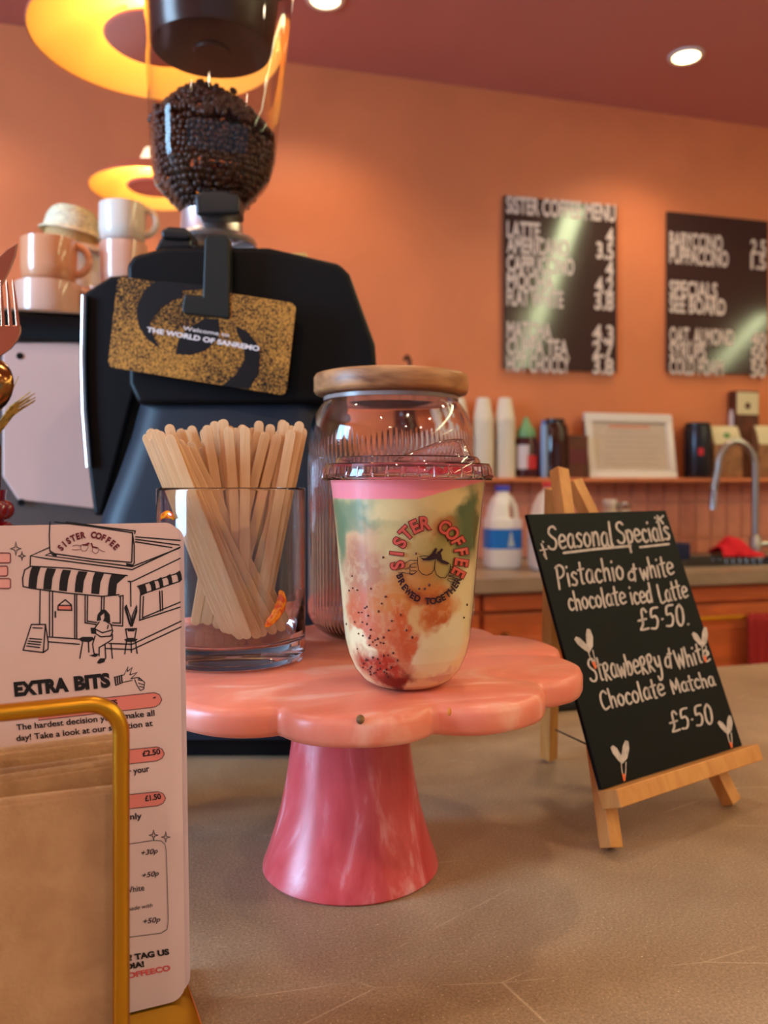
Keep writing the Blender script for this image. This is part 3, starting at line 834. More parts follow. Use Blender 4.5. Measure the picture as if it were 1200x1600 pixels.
# ------------------------------------------------------------------ chalkboard on a small pine easel
EY = math.radians(35) - YAW
e1 = W(.1645, .578, -.26); EF = Frame((e1.x, e1.y, CTR), EY)
LEAN = math.radians(21); tl_, tb = math.cos(LEAN), math.sin(LEAN)
def E_(s, t_, nrm=0.0):
    "easel plane: s to the right, t up the leaning plane, nrm towards the viewer"
    return EF(s, t_ * tb - nrm * tl_, t_ * tl_ + nrm * tb)
NRM = (E_(0, 0, 1) - E_(0, 0, 0)).normalized()
def on_board(px, py, lift=0.0004): return on_plane(px, py, E_(0, 0, lift), NRM)
t = thing('easel', 'small pine table easel holding the black specials board', 'easel', EF(.077, .06, 0))
def bar(a, b, wd, th_, fdir):
    a, b = Vector(a), Vector(b); d = (b - a).normalized(); fdir = Vector(fdir); sx = d.cross(fdir).normalized(); sy = sx.cross(d).normalized()
    q = lambda p, i, j: p + sx * i * wd / 2 + sy * j * th_ / 2
    return G().hexa([q(a, -1, -1), q(a, 1, -1), q(a, 1, 1), q(a, -1, 1), q(b, -1, -1), q(b, 1, -1), q(b, 1, 1), q(b, -1, 1)])
D = -0.0108
obj('front_leg', bar(E_(.004, .0065, D + .001), E_(.0625, .296, D), .0125, .011, NRM), m_pine, t, bevel=.0006)
obj('front_leg', bar(E_(.151, .0065, D + .001), E_(.0895, .290, D - .0115), .0125, .011, NRM), m_pine, t, bevel=.0006)
rf = RZ(857, 1189, CTR)
obj('rear_leg', bar(Vector((rf.x, rf.y, CTR + .003)), E_(.077, .288, D - .024), .0125, .011, E_(1, 0, 0) - E_(0, 0, 0)), m_pine, t, bevel=.0006)
obj('ledge', G().hexa([E_(-.001, .033, -.004), E_(.176, .033, -.004), E_(.176, .033, .014), E_(-.001, .033, .014), E_(-.001, .0455, -.004), E_(.176, .0455, -.004), E_(.176, .0455, .014), E_(-.001, .0455, .014)]), m_pine, t, bevel=.0008)
obj('cross_bar', bar(E_(.035, .17, D - .0075), E_(.118, .17, D - .0075), .010, .005, NRM), m_pine, t, bevel=.0006)
obj('restraint_cord', G().tube([RZ(868, 1140, CTR + .045), E_(.018, .075, D - .006)], .0007, 6), M('dark_cord', (40, 36, 34), .7), t)
t = thing('specials_board', 'black chalkboard with handwritten seasonal specials, propped on the pine easel', 'chalkboard', E_(.088, .046, 0))
obj('board', G().hexa([E_(-.0005, .0460, -.0033), E_(.1745, .0460, -.0033), E_(.1745, .0460, 0), E_(-.0005, .0460, 0), E_(-.0005, .2535, -.0033), E_(.1735, .2535, -.0033), E_(.1735, .2535, 0), E_(-.0005, .2535, 0)]), m_board, t, bevel=.0006)
# hand lettering: strokes per glyph in a unit box (x 0..w, y 0 baseline .. 1 cap height)
GL = {
 'S': (.62, [[(.60, .86), (.45, .98), (.2, .92), (.12, .72), (.3, .55), (.5, .42), (.52, .2), (.35, .03), (.08, .06), (0, .16)]]),
 'e': (.5, [[(.06, .3), (.44, .36), (.42, .52), (.24, .6), (.07, .45), (.05, .2), (.2, .03), (.46, .1)]]),
 'a': (.52, [[(.42, .5), (.25, .6), (.07, .42), (.06, .15), (.2, .02), (.38, .15), (.42, .55)], [(.42, .55), (.42, .1), (.5, .03)]]),
 's': (.42, [[(.38, .52), (.22, .6), (.08, .48), (.2, .33), (.34, .2), (.25, .03), (.02, .06)]]),
 'o': (.5, [[(.25, .6), (.07, .45), (.06, .18), (.22, .02), (.4, .15), (.43, .42), (.25, .6)]]),
 'n': (.5, [[(.06, .58), (.07, .02)], [(.07, .35), (.22, .58), (.38, .5), (.41, .02)]]),
 'l': (.22, [[(.08, 1.0), (.08, .1), (.16, .02)]]),
 'p': (.5, [[(.06, .58), (.08, -.4)], [(.07, .4), (.22, .6), (.42, .48), (.4, .18), (.22, .03), (.08, .14)]]),
 'c': (.44, [[(.4, .5), (.24, .6), (.07, .42), (.07, .16), (.22, .02), (.4, .1)]]),
 'i': (.2, [[(.09, .58), (.1, .02)], [(.09, .84), (.1, .88)]]),
 'P': (.58, [[(.1, .96), (.08, -.05)], [(.02, .9), (.3, 1.0), (.52, .85), (.5, .6), (.28, .45), (.1, .45)]]),
 't': (.4, [[(.2, .95), (.18, .1), (.3, .02)], [(.02, .62), (.38, .66)]]),
 'h': (.5, [[(.07, 1.0), (.08, .02)], [(.08, .35), (.24, .56), (.38, .46), (.41, .02)]]),
 '&': (.5, [[(.38, .98), (.38, -.02)], [(.38, .45), (.2, .6), (.05, .42), (.06, .15), (.22, .05), (.38, .2)], [(.26, .72), (.5, .7)]]),
 'W': (.72, [[(.02, .95), (.16, .03), (.34, .7), (.5, .03), (.66, .95)]]),
 'w': (.62, [[(.02, .58), (.14, .03), (.29, .45), (.44, .03), (.57, .58)]]),
 'd': (.52, [[(.42, .5), (.25, .6), (.07, .42), (.06, .15), (.2, .02), (.38, .15)], [(.43, 1.0), (.42, .02)]]),
 'L': (.5, [[(.08, .98), (.08, .05), (.46, .06)]]),
 'R': (.52, [[(.08, .68), (.08, .0)], [(.06, .66), (.3, .74), (.42, .58), (.28, .4), (.1, .36), (.45, .0)]]),
 'b': (.5, [[(.07, .9), (.08, .04)], [(.08, .2), (.25, .58), (.42, .42), (.38, .12), (.2, .02), (.08, .1)]]),
 'y': (.5, [[(.06, .6), (.1, .3), (.22, .2), (.4, .35)], [(.43, .62), (.4, 0), (.3, -.3), (.12, -.38), (.03, -.22)]]),
 'M': (.7, [[(.06, .02), (.08, .85), (.32, .3), (.56, .88), (.6, .02)]]),
 'm': (.7, [[(.06, .58), (.07, .02)], [(.07, .4), (.2, .58), (.33, .45), (.34, .02)], [(.34, .4), (.47, .58), (.6, .45), (.62, .02)]]),
 'C': (.6, [[(.55, .8), (.38, .96), (.12, .8), (.06, .35), (.22, .03), (.55, .12)]]),
 '£': (.6, [[(.5, .82), (.36, .98), (.24, .85), (.26, .3), (.12, .04), (.54, .06)], [(.02, .46), (.46, .5)]]),
 '5': (.52, [[(.48, .98), (.14, .94), (.1, .58), (.32, .6), (.44, .38), (.32, .06), (.04, .06)]]),
 '0': (.5, [[(.25, .98), (.08, .75), (.07, .25), (.22, .02), (.4, .2), (.42, .72), (.25, .98)]]),
 '.': (.18, [[(.08, .04), (.1, .05)]]), '·': (.22, [[(.1, .42), (.13, .43)]]), ' ': (.34, []),
}
def smooth_pts(p):
    if len(p) < 3: return p
    out = [p[0]]
    for i in range(len(p) - 1):
        a, b, c_, d = p[max(0, i - 1)], p[i], p[i + 1], p[min(len(p) - 1, i + 2)]
        for k in (.33, .66, 1):
            f = lambda j: .5 * (2 * b[j] + (c_[j] - a[j]) * k + (2 * a[j] - 5 * b[j] + 4 * c_[j] - d[j]) * k * k + (3 * b[j] - a[j] - 3 * c_[j] + d[j]) * k ** 3)
            out.append((f(0), f(1)))
    return out
def hand(txt, p0, p1, up, wd, rnd=random.Random(5)):
    adv = sum(GL[c][0] + .07 for c in txt); p0, p1, up = Vector(p0), Vector(p1), Vector(up); d = p1 - p0; x = 0; ink = Ink()
    for ch in txt:
        w_, st = GL[ch]; j = rnd.uniform(-.03, .03)
        for s in st:
            pts = [p0 + d * ((x + a) / adv) + up * (b + j) for a, b in smooth_pts(s)]
            ink.stroke(pts, wd)
        x += w_ + .07
    return ink
LN = [('Seasonal', (858, 860), (961, 852), (-5, -37), 5.0), ('Specials', (967, 851), (1050, 843), (-8, -34), 5.0),
      ('Pistachio', (872, 918), (978, 905), (-6, -35), 5.0), ('&', (982, 908), (998, 906), (-3, -26), 4.6), ('white', (1003, 906), (1056, 898), (-7, -32), 4.6),
      ('chocolate', (890, 955), (981, 944), (-6, -30), 4.8), ('iced', (987, 945), (1022, 940), (-6, -30), 4.8), ('Latte', (1032, 942), (1077, 932), (-7, -29), 4.6),
      ('£5·50.', (999, 986), (1080, 976), (-4, -34), 5.2),
      ('StRawbeRRy', (924, 1066), (1037, 1047), (-9, -36), 4.8), ('&', (1040, 1045), (1053, 1042), (-4, -30), 4.6), ('White', (1059, 1045), (1112, 1032), (-8, -30), 4.6),
      ('Chocolate', (942, 1111), (1042, 1086), (-8, -30), 4.8), ('Matcha', (1052, 1085), (1120, 1070), (-7, -24), 4.6),
      ('£5·50', (1049, 1145), (1118, 1130), (-6, -32), 5.0)]
for s, p0, p1, up, wd in LN:
    hand(s, p0, p1, up, wd * .68).put('handwritten_lettering', on_board, m_chalk, t)
ink = Ink().stroke([(881, 864), (930, 858), (985, 853)], 4).stroke([(1000, 855), (1045, 850)], 3.6)
ink.stroke([(846, 850), (851, 862), (853, 871)], 3).stroke([(844, 860), (855, 858)], 2.4).stroke([(848, 846), (849, 847)], 2.6).stroke([(850, 866), (854, 873)], 3)
ink.stroke([(1027, 806), (1036, 818)], 3).stroke([(1036, 806), (1026, 816)], 3).stroke([(1023, 808), (1024, 810)], 2.4)
ink.put('chalk_underline', on_board, m_chalk, t)
def heart(x, y, s, tilt, flip=1):
    q = lambda a, b: (x + (a * math.cos(tilt) - b * math.sin(tilt)) * s, y + (a * math.sin(tilt) + b * math.cos(tilt)) * s)
    Lp = [(0, 0), (-.22, -.2), (-.5, -.55), (-.62, -.85), (-.5, -.98), (-.3, -.85), (-.05, -.45)]
    Rp = [(0, 0), (-.05, -.45), (.02, -.95), (.14, -1.25), (.3, -1.2), (.36, -.8), (.26, -.3)]
    i1 = Ink().poly([q(*p) for p in Lp]).poly([q(*p) for p in Rp])
    i1.stroke([q(-.05, -.05), q(.0, .35), q(.12, .85)], 1.5).stroke([q(.2, -.1), q(.2, .35), q(.16, .85)], 1.5)
    i1.put('chalk_heart', on_board, m_chalk, t)
    Ink().poly([q(.0, .5), q(.18, .5), q(.2, .85), q(.1, .9)]).put('orange_stem', lambda a, b: on_board(a, b, .0006), m_orange, t)
heart(921, 1020, 30, -.22); heart(1098, 1012, 26, -.05); heart(972, 1194, 30, .02); heart(1138, 1148, 24, -.1)

# ------------------------------------------------------------------ napkin holder, napkins and menu cards
HY = math.radians(24); q = W(-.0978, .41, 0)
HF = Frame((q.x, q.y, CTR), HY - YAW)       # x along the card, -y towards the viewer
t = thing('napkin_holder', 'gold wire napkin holder on a gold base, in front of the menu cards', 'napkin holder', HF(-.08, -.03, 0))
obj('base_plate', G().box(HF, -.162, .0045, -.064, .036, .0, .0055), m_goldp, t, bevel=.002)
wx, wy, wr, wt = -.0372, -.0595, .0034, 0.1715
def loop(y, x0, x1, top):
    p = [HF(x1, y, .004)]; r = .0135
    for i in range(9):
        a = PI / 2 * i / 8; p.append(HF(x1 - r + r * math.cos(a), y, top - r + r * math.sin(a)))
    for i in range(9):
        a = PI / 2 * i / 8; p.append(HF(x0 + r - r * math.sin(a), y, top - r + r * math.cos(a)))
    p.append(HF(x0, y, .004)); return p
obj('front_wire', G().tube(loop(wy, -.150, wx, wt), wr, 14), m_gold, t, smooth=True)
obj('back_wire', G().tube(loop(.030, -.150, -.03, .150), wr, 14), m_gold, t, smooth=True)
# folded napkins, front to back
def napkin(y, top_px, mat, label, wave, right, thick):
    n_ = HF(0, y, 0); yv = HF(0, 1, 0) - HF(0, 0, 0)
    z = lambda px, py: on_plane(px, py, n_, yv).z - CTR
    za, zb = z(0, top_px[0]), z(172, top_px[1]); xa = (on_plane(0, top_px[0], n_, yv) - HF(0, 0, 0)).dot(HF.x); xb = (on_plane(172, top_px[1], n_, yv) - HF(0, 0, 0)).dot(HF.x)
    xs_ = np.linspace(-.156, right, 40); R = []
    for x in xs_:
        zt = za + (zb - za) * (x - xa) / (xb - xa); zt = min(zt, max(za, zb) + .004) if x > xa - .02 else zt
        dy = wave * math.sin(x * 46 + y * 300) ; h = thick / 2
        sec = [(-h, .0062), (-h, zt - .0012), (-h * .75, zt - .0003), (-h * .3, zt - .0006), (-h * .08, zt - .0026), (h * .1, zt + .0012), (h * .5, zt + .0020), (h * .95, zt + .0010), (h, zt - .001), (h, .0062)]
        bulge = lambda zz_: dy * min(1, max(0, (zz_ - .05) / .08))
        R.append([HF(x, y + a + bulge(b), b) for a, b in sec])
    o = obj('napkin', G().rings(R), mat, None, smooth=True, angle=70, loc=HF(-.08, y, .006))
    tag(o, label, 'napkin', 'napkins in the gold holder')
napkin(-.0500, (1256, 1236), m_kraft, 'kraft paper napkin at the front of the gold holder', .0006, -.0328, .0042)
napkin(-.0425, (1221, 1192), m_kraftd, 'kraft paper napkin with a wavy top edge, second from the front', .0016, -.034, .0038)
napkin(-.0350, (1208, 1186), m_kraft, 'kraft paper napkin just behind the wavy one', .0010, -.034, .0034)
napkin(-.0270, (1186, 1165), m_kraftd, 'kraft napkin in the shaded tone, fourth from the front of the holder', .0006, -.035, .0034)
napkin(-.0195, (1176, 1153), m_kraft, 'rearmost kraft napkin, touching the menu card', .0004, -.035, .0034)
# cards
CL = math.radians(4.5)
def cardp(x, z, y=0.0): return HF(x, y + z * math.tan(CL), z)
CN = (HF(0, -1, 0) - HF(0, 0, 0)) * math.cos(CL) + Vector((0, 0, 1)) * math.sin(CL)
def card(name_label, mat, dx, y, z0, z1):
    o_ = cardp(-.08, z0, y); t = thing('menu_card', name_label, 'menu card', o_)
    out = [cardp(x, z, y) for x, z in rr(-.158 + dx, z0, .0 + dx, z1, .007, 6)]
    obj('sheet', G().prism(out, -CN * .0012), mat, t, smooth=False)
    return t
card_b = card('rear pale menu card showing only its right edge behind the printed card', m_card2, .0036, .0060, .0062, .2385)
t = card('pale pink menu card printed with a cafe drawing and prices', m_card, .0, .0, .0062, .2405)
CP = cardp(0, .1, 0)
def on_card(px, py, l=.00025): return on_plane(px, py, CP + CN * l, CN)
A = lambda *p: crop(0, 800, 7.5, *p)            # tracings of the printed drawing
B = lambda *p: crop(140, 860, 7.5, *p)
D_ = lambda *p: crop(0, 800, 1200 / 310.0, *p)
ink = Ink(); LW = 2.0
for pts in (D_((303, 60), (298, 140), (302, 235), (330, 252), (560, 285), (795, 305)), D_((330, 60), (560, 88), (800, 125), (812, 200), (812, 310), (795, 330), (770, 320)), D_((400, 60), (600, 88), (818, 115), (815, 130)), D_((802, 128), (797, 300)),
            D_((298, 215), (185, 265), (270, 280), (500, 310), (800, 348), (1090, 212)), D_((185, 265), (183, 325)), D_((305, 248), (275, 262), (560, 300), (800, 330), (1085, 218)), D_((305, 248), (330, 262)),
            D_((820, 150), (1090, 172)), D_((820, 165), (1085, 200)), D_((820, 180), (1040, 215)), D_((183, 330), (150, 350), (137, 400), (140, 450), (180, 460), (400, 490), (620, 510), (720, 500)), D_((188, 328), (420, 340), (600, 365), (770, 385)),
            D_((775, 420), (800, 420), (1090, 280)), D_((790, 425), (792, 570)), D_((243, 475), (240, 675)), D_((300, 480), (300, 750)), D_((318, 482), (318, 752)), D_((452, 500), (452, 765)), D_((464, 500), (464, 768)),
            D_((515, 505), (515, 670), (580, 680)), D_((530, 510), (528, 660), (585, 668)), D_((615, 515), (612, 600)), D_((630, 515), (628, 600)), D_((728, 510), (728, 672), (680, 670)), D_((745, 505), (742, 690), (672, 684)), D_((720, 510), (745, 505)),
            D_((290, 755), (470, 768), (490, 770)), D_((295, 785), (480, 800)), D_((660, 795), (800, 800), (1095, 660)), D_((640, 825), (800, 832), (1095, 695)),
            D_((850, 500), (845, 655), (1090, 575)), D_((868, 510), (862, 640), (1090, 545)), D_((966, 480), (970, 600)), D_((980, 478), (984, 595)), D_((850, 500), (1090, 418)), D_((832, 450), (1090, 365)),
            D_((395, 530), (352, 565)), D_((395, 530), (432, 562)), D_((352, 565), (432, 565), (434, 595), (350, 592), (352, 565)),
            D_((190, 680), (275, 680), (262, 850), (140, 835), (190, 680)), D_((275, 680), (292, 790), (290, 830), (262, 850)), D_((200, 700), (255, 702)), D_((180, 765), (252, 770)), D_((172, 780), (248, 788)), D_((168, 795), (244, 803)), D_((162, 810), (240, 820)),
            D_((500, 785), (483, 885)), D_((535, 790), (538, 848)), D_((672, 800), (680, 885)), D_((765, 785), (755, 858)), D_((793, 785), (795, 850)), D_((820, 785), (830, 855)),
            D_((760, 708), (825, 705), (815, 765), (770, 765), (760, 708)), D_((785, 680), (755, 580), (765, 565), (790, 640), (795, 690)), D_((795, 690), (800, 630), (825, 565), (828, 600), (800, 690)), D_((760, 570), (790, 690)), D_((828, 575), (797, 680)),
            D_((600, 665), (575, 700), (580, 735), (610, 755), (670, 750), (682, 720), (672, 680), (640, 660)), D_((580, 710), (620, 730), (675, 715)), D_((655, 685), (650, 705)), D_((575, 750), (560, 800), (570, 860)), D_((600, 870), (600, 820), (650, 790), (680, 770), (680, 740)), D_((635, 800), (640, 885)), D_((572, 858), (598, 862)),
            ): ink.stroke(pts, LW)
ink.put('cafe_drawing', on_card, m_ink, t); ink = Ink()
for k, (a, b) in enumerate(((195, 245), (285, 340), (380, 430), (475, 530), (575, 630), (675, 770))):
    y0_ = 330 + k * 9; y1_ = 462 + k * 9
    ink.poly(D_((a, y0_), (b, y0_ + 5), (a + 33, y0_ + 60), (a + 25, y1_), (a - 23, y1_ - 5), (a - 20, y0_ + 80), (a - 12, y0_ + 30)))
for k, (a, b) in enumerate(((832, 876), (900, 930), (950, 975), (1005, 1030), (1062, 1088))):
    o_ = -(a - 832) * .35
    ink.poly(D_((a, 450 + o_), (b, 434 + o_), (b + 10, 460 + o_), (b + 14, 490 + o_), (a + 18, 508 + o_), (a + 12, 470 + o_)))
ink.put('awning_stripes', on_card, m_ink, t); ink = Ink()
ink.poly(D_((615, 590), (590, 620), (585, 660), (612, 655), (608, 630), (630, 612), (632, 640), (622, 660), (668, 668), (664, 620), (640, 592)))
ink.poly(D_((478, 765), (500, 755), (560, 755), (570, 770), (540, 788), (490, 782))).poly(D_((750, 770), (790, 762), (834, 768), (820, 784), (765, 786)))
ink.poly(D_((548, 700), (578, 700), (578, 738), (552, 735))).poly(D_((538, 868), (585, 855), (592, 870), (575, 878))).poly(D_((585, 912), (605, 885), (640, 885), (632, 908), (600, 918)))
ink.poly(D_((330, 600), (340, 600), (340, 640), (330, 640))).poly(D_((770, 712), (818, 710), (812, 722), (775, 722))).poly(D_((316, 254), (345, 258), (342, 268), (318, 264))).poly(D_((762, 308), (800, 315), (795, 328), (765, 322)))
for c, r_ in (((96, 222), 30), ((133, 266), 20)):
    pts = []
    for i in range(8):
        a = PI / 4 * i; rad = r_ * (1.15 if i % 2 == 0 else .32); pts.append((c[0] + rad * math.sin(a) * (.95 if i % 4 else 1), c[1] - rad * math.cos(a) * 1.2))
    ink.stroke(D_(*pts), 1.4, True)
for c in ((240, 1305), (257, 1308)):
    pts = [(c[0] + (7 if i % 2 == 0 else 2) * math.sin(PI / 4 * i), c[1] - (8.5 if i % 2 == 0 else 2) * math.cos(PI / 4 * i)) for i in range(8)]
    pts = [(x + 2 * (0 if c[0] < 250 else 1), y) for x, y in pts]; ink.stroke(pts, 1.2, True)
ink.put('drawn_figure', on_card, m_ink, t); ink = Ink()
# hand holding a croissant
for pts in (D_((690, 1000), (750, 985)), D_((700, 1050), (745, 1030), (800, 1018)), D_((750, 985), (775, 935), (770, 965)), D_((770, 965), (800, 940), (785, 985)), D_((785, 985), (830, 970), (790, 1010)), D_((790, 1010), (830, 1000), (845, 1010)), D_((840, 1000), (875, 1030), (870, 1070), (850, 1080)), D_((815, 1015), (830, 1050), (850, 1080)), D_((835, 1015), (860, 1020)), D_((838, 1035), (870, 1045)), D_((843, 1055), (872, 1062))): ink.stroke(pts, 1.3)
for k in range(4): ink.stroke(D_((695 + k * 13, 1000 - k * 4), (700 + k * 13, 1045 - k * 5)), 2.2)
ink.put('hand_drawing', on_card, m_ink, t)
ink = Ink().text('EXTRA', (23, 1087), (108, 1079), 20, .06).text('BITS', (117, 1078), (173, 1072), 20, .06)
ink.text('TREATS', (140, 1107), (184, 1101), 8.2, .03).text('The hardest decision you\'ll make all', (26, 1141), (242, 1118), 9, .018).text('day! Take a look at our selection at', (26, 1158), (239, 1134), 9, .018)
ink.text('£2.50', (223, 1182), (251, 1178), 8.4, .03).text('£1.50', (227, 1252), (252, 1248), 8.4, .03).text('for your', (190, 1212), (234, 1205), 9.4, .018).text('heavenly', (166, 1284), (222, 1279), 9.4, .018)
for s_, y in (('+30p', 1337), ('+50p', 1372)): ink.text(s_, (220 + (y - 1337) * .05, y), (246 + (y - 1337) * .05, y - 4), 8.4, .01, up=(.2, -1))
ink.text('+50p', (223, 1444), (250, 1440), 8.4, .01, up=(.2, -1)).text('White', (195, 1396), (226, 1391), 9, .008).text('made with', (197, 1424), (238, 1417), 6.4, .004, up=(.2, -1))
ink.text('? TAG US', (202, 1501), (265, 1491), 8.6, .05).text('DIA!', (197, 1515), (226, 1510), 8.4, .05)
ink.text('-', (240, 1093), (244, 1092), 8, .04)
pill = lambda x1, yt, yb, sl: [(60, yt + (x1 - 60) * sl), (x1 - 12, yt + 1), (x1 - 4, yt + 4), (x1, (yt + yb) / 2), (x1 - 4, yb - 4), (x1 - 12, yb), (60, yb + (x1 - 60) * sl)]
pills = [pill(253, 1081, 1105, .105), pill(257, 1166, 1189, .10), pill(259, 1236, 1259, .10)]
for p in pills: ink.dashes(p, 1.5)
ink.dashes([(100, 1335), (240, 1313), (252, 1314), (258, 1320), (260, 1332), (263, 1440), (261, 1452), (252, 1458), (100, 1478)], 1.5)
ink.put('menu_lettering', lambda x, y: on_card(x, y, .0004), m_ink, t)
low = lambda x, y: on_card(x, y, .00015)
for p in pills: Ink().poly(p).put('pink_price_pill', low, m_pink, t)
Ink().poly(D_((354, 567), (431, 567), (432, 593), (352, 590))).put('pink_door_sign', low, m_pink, t)
for yy in (864, 884.5, 904): Ink().poly(rr(-60, yy, 16.5 if yy != 884.5 else 12, yy + 15.5, 3)).put('pink_block', low, m_pinkl, t)
ink = Ink()
for yy in (864, 884.5, 904): ink.stroke(rr(-60, yy, 16.5 if yy != 884.5 else 12, yy + 15.5, 3), 1.5, True)
ink.put('red_outline', lambda x, y: on_card(x, y, .0004), m_inkred, t); ink = Ink()
ink.arc('SISTER COFFEE', (139, 893), 53, 140, 42, 9.5, 7.6, .05, sx=1.0)
ink.put('red_lettering', lambda x, y: on_card(x, y, .0004), m_inkred, t); ink = Ink()
for pts in (A((850, 400), (900, 385), (950, 400)), A((845, 440), (900, 445), (945, 435)), A((950, 385), (945, 430), (970, 460), (1010, 455), (1035, 410)), A((955, 385), (1040, 395)), A((1085, 415), (1080, 460), (1120, 488), (1150, 470), (1160, 430)), A((1090, 405), (1160, 425)), A((1165, 440), (1200, 460), (1230, 465))): ink.stroke(pts, .8)
ink.poly(A((960, 378), (1000, 375), (1040, 355), (1055, 365), (1030, 390), (980, 395))).poly(A((1060, 365), (1080, 360), (1090, 400), (1150, 415), (1140, 430), (1080, 415)))
ink.put('cups_emblem', lambda x, y: on_card(x, y, .0004), m_inkred, t)
Ink().text('@SISTERCOFFEECO', (128, 1543), (267, 1516), 8.4, .03).put('coral_lettering', lambda x, y: on_card(x, y, .0004), m_coral, t)

# ------------------------------------------------------------------ red beaded cutlery pot, fork, knife, spoon, dried grass
KZ = 0.62; q = P(-62, 757, KZ); KC = Vector((q.x, q.y, CTR))
t = thing('cutlery_pot', 'dark red hobnail glass pot holding gold cutlery', 'pot', KC)
m_red = M('dark_red_glass', (130, 8, 14), 0.12, coat=.6)
RT = CAM_Z - .004 - CTR
obj('pot_wall', G().lathe(KC, [(.0, .001), (.026, .001), (.029, .006), (.031, RT - .004), (.0316, RT), (.0295, RT), (.028, .012), (0, .010)], 48), m_red, t, smooth=True)
g = G()
for j in range(15):
    z = .014 + j * .0162
    if z > RT - .008: break
    for i in range(15):
        a = 2 * PI * (i + .5 * (j % 2)) / 15; r = .0300 + .001 * z / RT
        g.ball((KC.x + r * math.cos(a), KC.y + r * math.sin(a), CTR + z), .0066, .0066, .0074, 10, 6)
o = obj('hobnail', g, m_red, t, smooth=True); o['kind'] = 'stuff'
def kp(px, py, dz=0.0): return P(px, py, KZ + dz)
# fork: head faces the viewer
t = thing('fork', 'rose gold fork standing tines up at the left edge', 'fork', kp(-40, 800, -.01))
def flat(outline, Z, th_):
    return G().prism([P(x, y, Z) for x, y in outline], P(600, 757, Z + th_) - P(600, 757, Z))
Zf = KZ - .012
for xt, xb in ((-9, -7), (0.5, 5), (10, 17), (19.5, 28.5)):
    R = []
    for (u, wd) in ((0, .7), (.08, 1.7), (.45, 2.5), (1, 3.2)):
        x = xt + (xb - xt) * u ** .8; y = 437 + 74 * u
        R.append([P(x - wd, y, Zf), P(x + wd, y, Zf), P(x + wd, y, Zf + .0018), P(x - wd, y, Zf + .0018)])
    obj('tine', G().rings(R), m_rose, t, bevel=.0004)
obj('fork_head', flat([(-12, 508), (31.8, 508), (32, 520), (27, 532), (16, 545), (2, 555), (-6, 562), (-10, 575), (-15, 575), (-18, 560), (-30, 550), (-38, 535), (-36, 508)], Zf, .002), m_rose, t, bevel=.0006)
obj('fork_handle', G().tube([P(-11, 572, Zf + .001), P(-14, 650, Zf + .002), P(-22, 740, KZ), P(-30, 960, KZ + .006)], [.002, .0017, .0024, .0028], 10), m_rose, t, smooth=True)
t = thing('knife', 'copper gold knife tip poking up behind the fork', 'knife', kp(-40, 800, .012))
Zk = KZ + .012
obj('blade', flat([(27, 380), (24, 398), (14, 424), (2, 446), (-14, 480), (-34, 520), (-44, 540), (-56, 530), (-30, 452), (-8, 408), (10, 390)], Zk, .0016), m_rose, t, bevel=.0005)
obj('knife_handle', G().tube([P(-48, 532, Zk + .001), P(-62, 640, Zk), P(-72, 960, KZ + .008)], [.003, .0034, .0036], 10), m_rose, t, smooth=True)
t = thing('spoon', 'dark gold spoon bowl standing upright below the fork tines', 'spoon', kp(-10, 800, -.016))
Zs = KZ - .022
R = []
for j in range(13):
    k = j / 12; y = 556 + 92 * k; wd = 42 * math.sqrt(max(0.004, 1 - (2 * k - 1) ** 2)) * (1.05 - .12 * k); ring_ = []
    for i in range(15):
        u = -1 + 2 * i / 14; ring_.append(P(-20 + wd * u, y, Zs + .009 * (u * u + (2 * k - 1) ** 2 * .7 - 1)))
    ring_ += [P(-20 + wd * (1 - 2 * i / 14), y, Zs + .0012 + .009 * ((1 - 2 * i / 14) ** 2 + (2 * k - 1) ** 2 * .7 - 1)) for i in range(15)]
    R.append(ring_)
obj('bowl', G().rings(R), m_bronze, t, smooth=True, angle=70)
obj('spoon_handle', G().tube([P(-18, 645, Zs - .001), P(-12, 668, Zs + .003), P(-3, 700, Zs + .006), P(-5, 760, KZ - .014), P(-18, 960, KZ - .006)], [.0026, .0022, .0022, .0026, .003], 10), m_bronze, t, smooth=True)
m_grass = M('dried_grass', (178, 138, 62), .7, var=.25, vscale=200)
t = thing('dried_grass', 'tuft of golden dried grass behind the spoon', 'dried grass', kp(10, 700, .02))
for k in range(9):
    a = P(-30, 700 + k * 2, KZ + .012 + k * .001); b = P(16 + k * .5, 636 + k * 1.6, KZ + .014 + k * .001); c_ = P(50 + random.uniform(-4, 6), 612 + k * 2.2, KZ + .016 + k * .001)
    obj('stalk', G().tube([a, b, c_], [.0006, .0009, .0004], 6), m_grass, t, smooth=True)
obj('stalk', G().tube([P(2, 640, KZ + .02), P(18, 612, KZ + .02), P(29, 588, KZ + .02)], [.0006, .0005, .0003], 6), m_grass, t)
# stems stand in the pot
obj('stem_bundle', G().tube([P(-30, 706, KZ + .016), P(-44, 770, KZ + .012), P(-58, 960, KZ + .006)], .002, 8), m_grass, t, smooth=True)

# ------------------------------------------------------------------ coffee grinder
GZf, GZc = 0.80, 0.88
q = W(-.155, GZc, 0); t = thing('coffee_grinder', 'tall matt black coffee grinder with a clear bean hopper', 'coffee grinder', (q.x, q.y, CTR))
fwd = W(0, 1, 0) - W(0, 0, 0)
def ext(outl, Z, depth, bevel, name, mat, parent, bseg=3):
    return obj(name, G().prism([P(x, y, Z) for x, y in outl], fwd * depth), mat, parent, bevel=bevel, bseg=bseg)
ext([(197, 414), (208, 398), (262, 384), (420, 386), (530, 411), (546, 427), (586, 538), (588, 570), (566, 606), (520, 630), (215, 632), (200, 600)], GZf, .17, .010, 'grinder_head', m_black, t)
